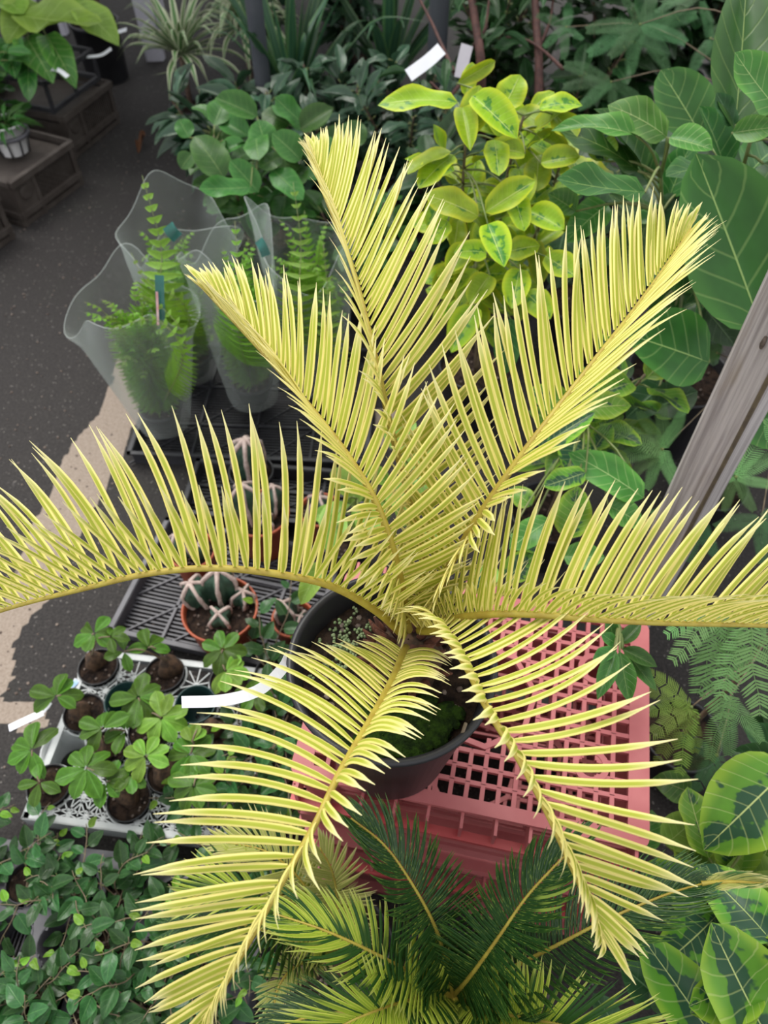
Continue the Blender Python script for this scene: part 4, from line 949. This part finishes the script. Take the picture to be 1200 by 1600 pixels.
ficus('bright lime-yellow ficus with dark green blotched leaves, standing behind the yellow fronds', (.27, 1.72), .11, .20, [
    (715, 160, 596, 141, 44, 1.45, .03, 10), (738, 150, 808, 206, 52, 1.42, .04), (722, 168, 735, 224, 36, 1.44, .05), (772, 218, 780, 258, 40, 1.44, .05), (706, 258, 631, 256, 22, 1.50, .02, 30),
    (748, 338, 674, 296, 50, 1.44, .04), (758, 332, 836, 280, 46, 1.45, .04), (762, 350, 788, 408, 46, 1.42, .05), (786, 172, 812, 120, 48, 1.52, .0), (742, 478, 706, 545, 46, 1.62, .03), (798, 498, 790, 575, 44, 1.66, .02, 0, 'bengal'),
    (830, 172, 868, 135, 26, 1.55, 0), (820, 240, 770, 226, 40, 1.48, .03), (845, 255, 905, 240, 40, 1.5, .03), (838, 300, 842, 235, 44, 1.54, 0), (826, 330, 880, 352, 46, 1.46, .04), (800, 300, 820, 348, 38, 1.45, .04), (700, 345, 668, 385, 36, 1.5, .03), (735, 385, 700, 420, 40, 1.5, .03),
    (765, 430, 735, 470, 42, 1.52, .03), (820, 455, 860, 490, 46, 1.5, .03), (812, 420, 800, 480, 44, 1.5, .04), (852, 400, 900, 430, 46, 1.48, .03), (715, 130, 775, 95, 24, 1.56, 0, 40), (728, 150, 738, 100, 26, 1.58, 0), (850, 200, 812, 160, 44, 1.52), (868, 180, 900, 215, 42, 1.5, .03), (790, 395, 840, 378, 40, 1.48, .03), (760, 395, 720, 385, 38, 1.47, .03), (690, 310, 668, 350, 34, 1.52)],
    [[(.24, 1.66, .5), (.17, 1.52, .80), (.155, 1.46, .985)], [(.28, 1.68, .5), (.26, 1.58, .8), (.27, 1.52, 1.0)], [(.32, 1.70, .45), (.36, 1.62, .7), (.37, 1.55, .92)], [(.27, 1.66, .40), (.20, 1.52, .6), (.20, 1.44, .74)]],
    170, 'round', A_, .088, .054, seed=11, s0=.42, pet=.03, el=(0, 45), stem_m='palestem')
ficus('lime-edged ficus low behind the arching right frond, leaves of yellow and green', (.42, 1.20), .10, .17, [
    (905, 642, 986, 622, 48, 1.48, .03), (1006, 778, 904, 702, 62, 1.42, .03, 0, 'bengal_new'), (842, 702, 928, 640, 48, 1.42, .03), (915, 738, 846, 764, 40, 1.40, .03, 0, 'altissima_low'), (888, 842, 903, 758, 58, 1.36, .02), (930, 700, 955, 662, 36, 1.52, .02),
    (860, 812, 800, 850, 46, 1.4, .03, 0, 'bengal_new'), (845, 860, 800, 832, 30, 1.42), (790, 905, 840, 860, 46, 1.42, .02), (770, 880, 745, 930, 40, 1.4, .03), (950, 790, 1010, 815, 44, 1.42, .02, 0, 'bengal_new'), (830, 790, 800, 760, 36, 1.46), (880, 870, 945, 870, 46, 1.38, .02, 0, 'bengal_new')],
    [[(.42, 1.16, .4), (.40, 1.08, .62)], [(.46, 1.2, .4), (.52, 1.16, .66)]], 34, 'ovate', 'altissima_low', .10, .062, seed=12, s0=.45, pet=.03, stem_m='palestem')
ficus('lime ficus seedling half hidden behind the left arching frond and the big black pot', (-.10, 1.16), .07, .12, [(530, 800, 512, 862, 42, 1.55, .03, 0, 'palelime'), (505, 880, 470, 935, 34, 1.45, .04, 0, 'palelime'), (560, 830, 590, 800, 40, 1.55, .02, 0, 'palelime'), (610, 700, 640, 650, 50, 1.6, .02, 0, 'palelime'), (700, 860, 660, 820, 50, 1.5, .02, 0, 'palelime'), (640, 780, 600, 760, 50, 1.55, .02, 0, 'palelime')],
    [[(-.08, 1.14, .22), (-.06, 1.10, .34)], [(0, 1.14, .3), (.06, 1.12, .42)]], 16, 'round', 'palelime', .09, .06, seed=13, s0=.4, pet=.02, stem_m='greenstem')
B_ = 'bengal'
ficus('tall dark ficus with the largest leathery leaves, behind the timber post', (.82, 1.62), .14, .26, [
    (1192, 520, 1092, 236, 172, 1.36, .05, 0, B_), (1148, 205, 1172, -40, 112, 1.34, .0, 12, B_), (1216, 172, 1140, 86, 70, 1.22, .04, 0, 'bengal_new'), (1008, 300, 864, 292, 66, 1.30, .03, 14, B_), (994, 212, 884, 164, 46, 1.42, .03, 20, 'bengal_new'),
    (1042, 214, 964, 150, 72, 1.44, .03, 10, 'bengal_new'), (1046, 216, 1114, 226, 52, 1.36, .04, -10, 'bengal_new'), (1098, 216, 1034, 106, 92, 1.62, .0, 0, B_), (1108, 566, 984, 520, 128, 1.48, .03, 0, B_), (1148, 196, 1116, 146, 32, 1.34, .02, 0, 'shade'),
    (945, 252, 938, 202, 46, 1.5, .03, 0, 'altissima_low'), (1144, 208, 1215, 196, 40, 1.32, .03, 20, 'bengal_new'), (1020, 640, 1090, 610, 62, 1.58, .02, 0, 'shade'), (1040, 600, 985, 640, 66, 1.62, .02, 0, 'shade'), (1100, 480, 1150, 540, 60, 1.55, .02, 0, 'shade'), (1050, 400, 1110, 440, 90, 1.58, .02, 0, B_), (1010, 350, 985, 420, 70, 1.6, .02, 0, B_),
    (1060, 300, 1050, 380, 60, 1.6, .03, 0, 'shade'), (980, 560, 930, 600, 60, 1.66, .02, 0, 'shade'), (1180, 640, 1225, 700, 80, 1.5, .02, 0, B_), (950, 320, 890, 360, 56, 1.62, .02, 0, 'bengal_new'), (960, 380, 900, 420, 60, 1.66, .02, 0, B_), (900, 330, 860, 300, 44, 1.6, .02, 0, 'bengal_new')],
    [[(.82, 1.56, .5), (.72, 1.46, .8), (.66, 1.38, 1.02)], [(.86, 1.56, .5), (.84, 1.40, .9), (.80, 1.34, 1.15)], [(.76, 1.58, .5), (.62, 1.50, .72), (.54, 1.44, .92)]], 62, 'ovate', B_, .15, .098, seed=14, s0=.3, pet=.05, stem_m='greenstem', sr=.008)
ficus('dark broad-leaved ficus filling the gap between the timber post and the lime ficus', (.62, 2.0), .12, .22, [], [[(.62, 1.9, .5), (.60, 1.84, .75)], [(.7, 1.95, .5), (.76, 1.9, .8)], [(.52, 1.95, .4), (.46, 1.9, .66)]], 60, 'ovate', 'shade', .13, .085, seed=15, s0=.25, pet=.04)
ficus('dark leafy ficus at the back edge, right of the timber post', (1.30, 1.75), .13, .24, [], [[(1.28, 1.7, .5), (1.2, 1.6, .95)], [(1.2, 1.7, .4), (1.1, 1.55, .75)], [(1.4, 1.7, .5), (1.45, 1.6, .9)]], 60, 'ovate', B_, .14, .09, seed=16, s0=.25, pet=.04)
C_ = 'altissima_low'
ficus('big-leaved variegated ficus beside the tip of the dark cycad', (.62, .22), .10, .17, [
    (1216, 1652, 1091, 1424, 134, 1.05, .04, 0, C_), (1132, 1652, 1032, 1488, 100, 1.10, .04, 0, C_), (1236, 1196, 1108, 1322, 132, 1.16, .03, 0, C_), (1040, 1320, 1096, 1272, 58, 1.30, .02, 0, 'palelime'), (1240, 1390, 1126, 1352, 70, 1.22, .02, 0, 'palelime'),
    (1030, 1560, 975, 1510, 64, 1.30, .0, 0, 'shade'), (1050, 1590, 1030, 1510, 60, 1.28, .0, 0, 'shade'), (985, 1480, 1010, 1520, 44, 1.34, .0, 0, 'shade'), (1080, 1240, 1030, 1215, 50, 1.36, 0, 0, 'bengal_new'), (1200, 1420, 1120, 1470, 60, 1.26, 0, 0, 'bengal_new'), (1010, 1330, 1020, 1270, 40, 1.36, 0, 0, 'bengal_new'), (960, 1600, 935, 1560, 40, 1.3, 0, 0, 'shade'), (1240, 1500, 1190, 1440, 60, 1.22, 0, 0, C_)],
    [[(.62, .20, .36), (.56, .14, .48)], [(.66, .22, .36), (.66, .20, .52)], [(.58, .24, .3), (.52, .28, .42)]], 34, 'ovate', C_, .13, .085, seed=17, s0=.4, pet=.04)
ficus('dark leafy ficus in the shade under the feathery leaves at the right edge', (.80, .46), .09, .16, [], [[(.78, .46, .3), (.72, .46, .42)], [(.82, .5, .3), (.84, .52, .46)]], 30, 'ovate', 'shade', .12, .08, seed=18, s0=.3, pet=.04)
ficus('low shrub with broad dark fingers lying over the corner of the red crates', (.52, .80), .06, .12, [
    (960, 1012, 924, 1036, 24, 1.13, .02), (962, 1016, 934, 1092, 30, 1.12, .03), (968, 1018, 984, 1098, 34, 1.12, .03), (972, 1014, 1028, 1040, 26, 1.13, .02), (966, 1008, 938, 990, 22, 1.14, 0), (970, 1006, 1002, 972, 24, 1.15, 0), (974, 1012, 1024, 1080, 26, 1.14, .02), (960, 1006, 950, 960, 22, 1.16, 0)],
    [[(.50, .78, .4), (.36, .60, .66)]], 0, 'narrow', 'round', .1, .03, seed=19, name='fingered_shrub')

# ------------------------------------------------------------------ shrubs at the back
R_ = 'round'
ficus('round-leaved dark green ficus beside the path, behind the film sleeves', (-.42, 2.38), .11, .20, [
    (350, 278, 306, 204, 54, 2.20, .05), (402, 182, 338, 148, 42, 2.25, .05), (352, 200, 308, 150, 34, 2.3, .03, 30), (418, 240, 404, 186, 46, 2.22, .04), (470, 202, 516, 166, 40, 2.25, .04), (470, 250, 428, 206, 46, 2.20, .05), (392, 292, 310, 300, 36, 2.15, .05), (404, 300, 360, 250, 40, 2.2, .04), (440, 245, 408, 255, 30, 2.2, .04), (452, 195, 410, 170, 40, 2.3, .02), (520, 262, 502, 210, 44, 2.2, .04), (500, 240, 545, 200, 40, 2.3, .02), (425, 265, 470, 300, 40, 2.2, .04), (545, 230, 560, 190, 44, 2.3), (300, 240, 282, 262, 30, 2.3), (296, 215, 280, 188, 30, 2.35)],
    [[(-.42, 2.32, .35), (-.36, 2.24, .62)], [(-.46, 2.34, .3), (-.50, 2.26, .60)], [(-.36, 2.36, .3), (-.22, 2.3, .6)]], 60, 'round', R_, .105, .07, seed=21, s0=.2, pet=.035, name='ficus_plant', stem_m='palestem')
def shrub(label, p, stems, n, kind, lm, ln, wd, seed, r=.1, h=.18, name='leafy_shrub', **kw):
    t, s = potted(name, label, 'shrub', p, r, h, 'black_plastic', None, 0, 6); bush(t, [[s] + [V(q) for q in st] for st in stems], n, kind, lm, ln, wd, seed=seed, **kw); return t
def fan(c, n, sp, h, q, dy=0):
    return [[(c[0] + math.cos(i * 2.4) * sp * .3, c[1] + math.sin(i * 2.4) * sp * .3, h * .55), (c[0] + math.cos(i * 2.4) * sp * q.uniform(.7, 1), c[1] + dy + math.sin(i * 2.4) * sp * q.uniform(.7, 1), h * q.uniform(.75, 1.05))] for i in range(n)]
q_ = random.Random(3)
shrub('bluish glossy shrub with drooping oblong leaves beside the dark grey post', (-.62, 2.95), fan((-.62, 2.9), 5, .16, .46, q_), 150, 'narrow', 'shrub', .15, .050, 31, pet=.03, s0=.2, droop=.35)
shrub('dense small-leaved shrub in front of the long strap leaves', (-.24, 2.85), fan((-.24, 2.8), 7, .20, .50, q_), 240, 'narrow', 'shrub', .105, .042, 32, pet=.02, s0=.2)
shrub('dense small-leaved shrub under the white plant tag', (.08, 2.75), fan((.08, 2.7), 7, .20, .58, q_), 240, 'narrow', 'shrub', .105, .040, 33, pet=.02, s0=.2)
shrub('fine-leaved shrub behind the bare reddish branches', (.42, 3.3), fan((.42, 3.2), 7, .24, .95, q_), 240, 'narrow', 'shade', .13, .034, 34, pet=.02, s0=.2)
shrub('low dark shrub at the foot of the second reddish tree stem', (.68, 3.0), fan((.66, 2.9), 6, .2, .62, q_), 150, 'ovate', 'shade', .12, .06, 44, pet=.02, s0=.1)
shrub('dark shrub at the far back, left of the feathery wheel', (.85, 3.2), fan((.85, 3.1), 6, .26, .95, q_), 220, 'ovate', 'shade', .14, .075, 35, pet=.03, s0=.2)
shrub('dark shrub at the far back corner above the largest ficus leaves', (1.45, 2.7), fan((1.45, 2.6), 6, .26, .95, q_), 200, 'ovate', 'shade', .15, .08, 36, pet=.03, s0=.2)
shrub('dark bushy plant filling the shade behind the lime ficus', (.30, 2.3), fan((.30, 2.25), 6, .22, .55, q_), 190, 'ovate', 'shade', .12, .07, 37, pet=.03, s0=.2)
shrub('pale grey-green shrub with upright leaves far behind the strap leaves', (-.15, 3.9), fan((-.15, 3.8), 7, .35, 1.0, q_), 220, 'narrow', 'shrub', .17, .05, 38, pet=.02, s0=.1)
shrub('dusky shrub far behind the cream-striped plants', (-.62, 4.4), fan((-.62, 4.3), 8, .35, .8, q_), 200, 'narrow', 'shrub', .18, .06, 42, pet=.02, s0=.05)
shrub('deep green shrub at the far back between the flax plants', (-.15, 4.9), fan((-.15, 4.8), 8, .4, .9, q_), 220, 'ovate', 'shade', .19, .08, 43, pet=.02, s0=.05)
shrub('dark shrub far behind the white tag and steel post', (.5, 4.2), fan((.5, 4.1), 7, .4, 1.1, q_), 230, 'ovate', 'shade', .18, .08, 39, pet=.02, s0=.1)
shrub('dark shrub beyond the back row near the feathery wheel', (1.35, 3.7), fan((1.35, 3.6), 7, .4, 1.1, q_), 230, 'ovate', 'shade', .18, .09, 40, pet=.02, s0=.1)
shrub('shadowed glossy plant at the foot of the back row, next to the round-leaved ficus', (-.08, 2.22), fan((-.08, 2.2), 5, .14, .42, q_), 70, 'round', R_, .09, .06, 41, pet=.03, s0=.2)

# ------------------------------------------------------------------ strap-leaved plants
def straps(label, p, z0, n, ln, wd, lm, seed, el=(35, 80), curl=.9, r=.09, h=.16, name='strap_leaf_plant', extra=()):
    t, s = potted(name, label, 'plant', p, r, h, 'black_plastic', None, 0, 6); q = random.Random(seed); s = s + V((0, 0, z0))
    if z0 > .02: MB().tube([s - V((0, 0, z0 + .02)), s], .012, 8).build('cane', M['bark'], t)
    todo = []
    for k in range(n):
        a = k * 2.39996 + q.uniform(-.3, .3); e = math.radians(q.uniform(*el)); l_ = ln * q.uniform(.7, 1.1); d = V((math.cos(a) * math.cos(e), math.sin(a) * math.cos(e), math.sin(e)))
        todo.append((([s, s + d * l_ * .35, s + d * l_ * .7 + V((0, 0, -.10 * l_ * curl)), s + d * l_ * .95 + V((0, 0, -.38 * l_ * curl))]), wd * q.uniform(.8, 1.1)))
    todo += [([s] + [V(e) for e in f[0]], f[1]) for f in extra]
    for P, ww in todo:
        S = spline(P, 14); m = MB(); vs, us = [], []
        for i, pp in enumerate(S):
            T = (S[min(13, i + 1)] - S[max(0, i - 1)]).normalized(); nn = perp(V((0, 0, 1)), T); y = nn.cross(T); u = i / 13; k_ = (.5 + .5 * ss(0, .25, u)) * (1 - ss(.55, 1, u) * .94)
            for v_ in (-1, -.5, 0, .5, 1): vs.append(pp + y * v_ * ww * .5 * k_ + nn * abs(v_) * ww * .16 * k_); us.append((u, v_ * .5 + .5))
        m.add(vs, [(i * 5 + j, i * 5 + j + 1, i * 5 + j + 6, i * 5 + j + 5) for i in range(13) for j in range(4)], us); m.build('leaf', L[lm], t)
    return t
straps('cream-striped strap leaf plant at the edge of the path', (-.84, 3.45), .22, 60, .36, .024, 'strap', 51, (5, 75), extra=[([dp(300, 100, 3.3), dp(258, 62, 3.15)], .022), ([dp(310, 80, 3.3), dp(252, 8, 3.2)], .024), ([dp(300, 105, 3.2), dp(238, 118, 3.05)], .02)])
straps('cream-striped curly plant close behind the dark grey post', (-.58, 3.55), .28, 80, .30, .022, 'strap', 52, (10, 85), 1.4)
straps('tall flax with long upright strap leaves left of the white plant tag', (-.36, 3.15), .05, 22, .85, .045, 'flax', 53, (45, 86), .7, .11, .2, extra=[([dp(470, 90, 2.9), dp(500, 20, 2.9), dp(530, -40, 2.9)], .04), ([dp(560, 60, 2.8), dp(600, 28, 2.75), dp(665, 34, 2.7)], .035)])
straps('dark flax with arching strap leaves behind the white plant tag', (.02, 3.45), .05, 20, .8, .045, 'flax', 54, (40, 84), .9, .11, .2)

# ------------------------------------------------------------------ bare branches and the tags that hang there
def bare(label, px, tw, seed):
    p = at(px[0][0], px[0][1], px[0][2]); b = V((p.x, p.y, 0)); t, s = potted('bare_branched_tree', label, 'tree', (p.x, p.y), .10, .18, 'black_plastic', None, 0, 6)
    S = spline([s] + [dp(x, y, d) for x, y, d in tw[0]], 24); MB().tube(S, [.018, .011], 8).build('stem', M['redbark'], t); m = MB()
    for br in tw[1:]: m.tube(spline([dp(x, y, d) for x, y, d in br], 14), [.006, .003], 6)
    m.build('branches', M['redbark'], t); tip = [dp(*br[-1]) for br in tw[1:]] + S[-4:]; q = random.Random(seed)
    for k in range(26):
        b = tip[k % len(tip)] + V((q.uniform(-.08, .08), q.uniform(-.05, .05), q.uniform(-.04, .06))); a = q.uniform(0, 6.28)
        inst('leaf', blades('narrow', 'shade')[k % 5], frame(V((math.cos(a), math.sin(a), -.2)), V((0, -.3, 1)), b, .10, .026, .10), t)
bare('thin reddish tree stem beside the grey plant tag', [(758, 250, .3)], [[(752, 120, 2.35), (742, 30, 2.35), (726, -60, 2.35)], [(712, 118, 2.2), (690, 70, 2.25), (672, 30, 2.3), (640, -30, 2.35)], [(740, 72, 2.35), (758, 45, 2.3), (764, 0, 2.3)], [(722, 128, 2.2), (700, 150, 2.2), (672, 128, 2.2)]], 1)
bare('thin reddish tree stem left of the feathery wheel', [(845, 330, .3)], [[(842, 130, 2.5), (838, 40, 2.5), (832, -60, 2.5)], [(880, 108, 2.4), (850, 80, 2.45), (822, 62, 2.5), (790, 58, 2.5)], [(845, 70, 2.5), (860, 30, 2.5), (866, -20, 2.5)]], 2)
strip('plant_tag', [dp(690, 76, 2.05), dp(668, 96, 2.05), dp(638, 118, 2.05)], .033, M['label'], 'white plant tag hanging on a twig by the steel post', V((0, -.8, .6)))
strip('plant_tag', [dp(730, 70, 2.15), dp(724, 95, 2.15), dp(719, 122, 2.15)], .034, M['grey_label'], 'grey plant tag beside the thin reddish stem', V((0, -.9, .4)))

# ------------------------------------------------------------------ across the path
def brown_crate(end, ang, label, W=.36, D=.46, H=.185):
    """end = far front corner on the ground, front face runs back along the path."""
    e = V((math.cos(ang), math.sin(ang), 0)); n = V((-e.y, e.x, 0)); o = V((end.x, end.y, 0)) - e * W; t = thing('slatted_crate', label, 'crate', o, 'weathered brown crates along the path')
    R = Matrix((e, n, V((0, 0, 1)))).transposed().to_4x4(); R.translation = o; mt = M['brown_crate']
    for y, sg in ((.004, -1), (D - .004, 1)):
        m = MB()
        for z, h, d in ((H - .012, .024, .016), (.045, .022, .010), (.012, .020, .004)): m.box((W / 2, y + sg * d / 2, z), (W, d + .006, h), R)
        for x in (.012, W * .33, W - .012): m.box((x, y + sg * .003, H / 2), (.02, .010, H), R)
        m.build('side_rail', mt, t, False); s_ = MB(); k = 16
        for i in range(k): s_.box((W * .36 + (W * .58) * i / k, y, H * .58), (.006, .004, H * .56), R)
        s_.box((W * .18, y, H * .6), (W * .3, .004, H * .6), R); s_.build('slats', mt, t, False, stuff=True)
        if sg < 0: MB().lathe(V((0, 0, 0)), [(.001, .0), (.026, 0), (.030, .003), (.026, .005), (.001, .004)], 18).build('emblem_disc', mt, t).matrix_basis = R @ Matrix.Translation((W * .18, y, H * .62)) @ Matrix.Rotation(math.pi / 2, 4, 'X')
    for x, sg in ((.004, -1), (W - .004, 1)):
        m = MB()
        for z, h in ((H - .012, .024), (.045, .022), (.012, .020)): m.box((x + sg * .004, D / 2, z), (.012, D, h), R)
        for yy in (.012, D * .5, D - .012): m.box((x, yy, H / 2), (.010, .02, H), R)
        m.box((x, D / 2, H * .55), (.003, D, H * .5), R); m.build('end_rail', mt, t, False)
    b = MB()
    for i in range(1, 12): b.box((W * i / 12, D / 2, .012), (.008, D, .008), R)
    b.build('base_slats', mt, t, False, stuff=True); d_ = MB()
    d_.box((W / 2, D / 2, H - .03), (W - .03, D - .03, .006), R); d_.build('deck', mt, t, False); return R
g1 = brown_crate(V((-1.225, 3.62)), 1.22, 'weathered brown slatted crate furthest along the path')
g2 = brown_crate(V((-1.262, 3.08)), 1.14, 'weathered brown slatted crate in the middle of the row by the path')
g3 = brown_crate(V((-1.434, 2.68)), 1.12, 'weathered brown slatted crate nearest the frame edge by the path')
def top_rack(R, label, H=.185, hh=.12, W=.34, D=.42):
    o = R @ V((0.01, .04, H)); t = thing('plant_rack', label, 'rack', o, 'dark carrying racks on the crates'); m = MB()
    for z in (.012, hh):
        for c, s in (((W / 2, 0, z), (W, .014, .018)), ((W / 2, D, z), (W, .014, .018)), ((0, D / 2, z), (.014, D, .018)), ((W, D / 2, z), (.014, D, .018))): m.box((c[0] + .01, c[1] + .04, c[2] + H), s, R)
    m.build('rails', M['dark_tray'], t, False)
    for x in (0, W / 2, W):
        for y in (0, D): q = MB(); q.box((x + .01, y + .04, H + hh / 2), (.016, .010, hh), R); q.build('upright', M['dark_tray'], t, False)
top_rack(g1, 'dark open carrying rack standing on the furthest brown crate')
wc = V((-1.45, 2.98, .19)); t = thing('white_potted_fern', 'narrow-leaved plant in a white pot held by a dark ring carrier on the crates', 'plant', wc)
s_z = pot_parts(t, wc, .066, .115, M['white_pot'], .005, .8, True, .9, 36, None, 4); m = MB(); r2 = MB()
for k in range(9): a = 2 * math.pi * k / 9; m.tube([wc + V((math.cos(a) * .058, math.sin(a) * .058, .0)), wc + V((math.cos(a) * .072, math.sin(a) * .072, .072))], .004, 6)
m.build('carrier_ribs', M['black_plastic'], t); r2.lathe(wc, [(.068, .066), (.080, .066), (.080, .078), (.068, .078), (.068, .066)], 36); r2.build('carrier_ring', M['grey_tray'], t)
q = random.Random(8)
for k in range(46):
    a = k * 2.4; b = wc + V((math.cos(a) * .02, math.sin(a) * .02, .11)); d = V((math.cos(a), math.sin(a), q.uniform(-.1, 1.1))).normalized(); l_ = q.uniform(.07, .12)
    inst('leaf', blades('narrow', 'round')[3], frame(d, V((0, -.3, 1)), b, l_, .014, l_), t)
t, s = potted('leafy_fern', 'light green fern with small leaflets at the frame edge above the white pot', 'fern', (-1.62, 3.06), .07, .12, 'black_plastic', None, .19, 4); q = random.Random(9)
for k in range(14):
    a = k * 2.4; h = q.uniform(.16, .30); d = q.uniform(.10, .2); P = [s, s + V((math.cos(a) * d * .3, math.sin(a) * d * .3, h * .7)), s + V((math.cos(a) * d, math.sin(a) * d, h))]
    m = MB(); S = pinnate(m, P, 12, .05, .022, start=.25); st = MB().tube(S, .0015, 5).build('frond', M['greenstem'], t); m.build('pinnae', L['round'], st, stuff=True)
# broad pale leaves in the corner
t, s = potted('broad_leaf_plant', 'pale lime plant with very broad wavy leaves above the crates', 'plant', (-1.72, 3.55), .10, .18, 'black_plastic', None, .19, 6); ex = []
for bx, by, tx, ty, w_, d, dt, lm in [(20, 22, 168, 52, 66, 3.05, .1, 'palelime'), (120, 10, 176, 42, 54, 3.0, .05, 'palelime'), (60, 5, 5, 60, 60, 3.1, .05, 'palelime'), (-10, -20, 40, 30, 60, 3.1, .05, 'palelime'), (70, 0, 100, 22, 50, 3.1, .02, 'palelime'), (100, -10, 180, 0, 40, 3.15, .02, 'palelime'),
                                   (40, 58, 70, 96, 56, 3.1, .1, 'bengal_new'), (72, 55, 106, 102, 46, 3.1, .1, 'bengal_new'), (10, 60, 20, 110, 50, 3.1, .1, 'bengal'), (0, 80, -10, 130, 50, 3.1, .1, 'bengal'), (45, 95, 40, 140, 30, 3.1, .1, 'bengal')]:
    o, b = pxleaf(t, 'ovate', lm, bx, by, tx, ty, w_, d, dt, 0, None, .35); ex.append(b)
m = MB(); S = [spline([s, s + V((.0, -.06, .2)), dp(50, 20, 3.12)], 16)]; m.tube(S[0], [.008, .004], 7); m.build('stem', M['greenstem'], t); pm = MB()
for b in ex: petiole(pm, b, S, .003)
pm.build('petioles', M['greenstem'], t, stuff=True)
shrub('dark leafy plant on the crates below the broad pale leaves', (-1.62, 3.3), fan((-1.60, 3.25), 5, .12, .50, q_), 60, 'round', R_, .09, .05, 61, .08, .14, pet=.03, s0=.2)
c1 = at(170, 122, 0); t = thing('tall_black_pot', 'tall black pot with a brown cut stem at the far end of the crates', 'pot', c1); pot_parts(t, c1, .115, .26, M['black_plastic'], .010, .85, True, .9, 40, None, 8)
MB().tube([c1 + V((0, 0, .22)), c1 + V((-.01, .02, .42)), c1 + V((-.01, .03, .60))], [.055, .05, .045], 14).build('cut_stem', M['bark'], t)
c2 = V((c1.x - .30, c1.y + .02, 0)); t = thing('tall_black_pot', 'tall black pot half hidden behind the broad pale leaves', 'pot', c2); pot_parts(t, c2, .12, .30, M['black_plastic'], .010, .85, True, .9, 40, None, 8)
strip('plant_label', [dp(160, 48, 3.35), dp(178, 51, 3.30), dp(198, 46, 3.28)], .018, M['label'], 'white label lying across the rim of the tall black pot', V((0, -.5, .85)))
strip('plant_label', [dp(136, 89, 3.3), dp(158, 86, 3.26), dp(174, 76, 3.25)], .015, M['label'], 'white curved label above the furthest brown crate', V((0, -.5, .85)))
strip('plant_label', [dp(68, 108, 3.1), dp(90, 109, 3.05), dp(106, 120, 3.0)], .018, M['label'], 'white curved label among the dark leaves over the carrying rack', V((0, -.5, .85)))
# white bench at the end of the path
b0 = at(250, 46, 0); t = thing('white_bench', 'white painted bench whose legs stand at the far end of the path', 'bench', b0); u = V((-.9, -.12, 0)).normalized(); w2 = V((u.y, -u.x, 0)) * -1
for a, b in ((0, 0), (.52, 0), (0, .4), (.52, .4)):
    p = b0 + u * a + w2 * b; mb = MB(); mb.bar(p + V((0, 0, .0)), p + V((-.02, .02, .62)), .09 if a == 0 else .06, .05, V((0, -1, 0))); mb.build('leg', M['white_paint'], t, False, .004)
mb = MB(); c = b0 + u * .26 + w2 * .2; mb.bar(c - u * .34 + V((0, 0, .64)), c + u * .34 + V((0, 0, .64)), .5, .03); mb.build('bench_top', M['white_paint'], t, False, .004)
# a dead leaf on the asphalt
m = MB(); m.add(*blade(ell(.9, .8), -.25, .5, .3, 8, 4, 2)); o = bpy.data.objects.new('dead_leaf', m.mesh('dead_leaf', M['deadleaf'])); col.objects.link(o)
a_, b_ = at(216, 240, .006), at(229, 216, .010); o.matrix_basis = frame(b_ - a_, V((0, 0, 1)), a_, (b_ - a_).length, .03, (b_ - a_).length); tag(o, 'curled brown dead leaf lying alone on the dark path', 'leaf')
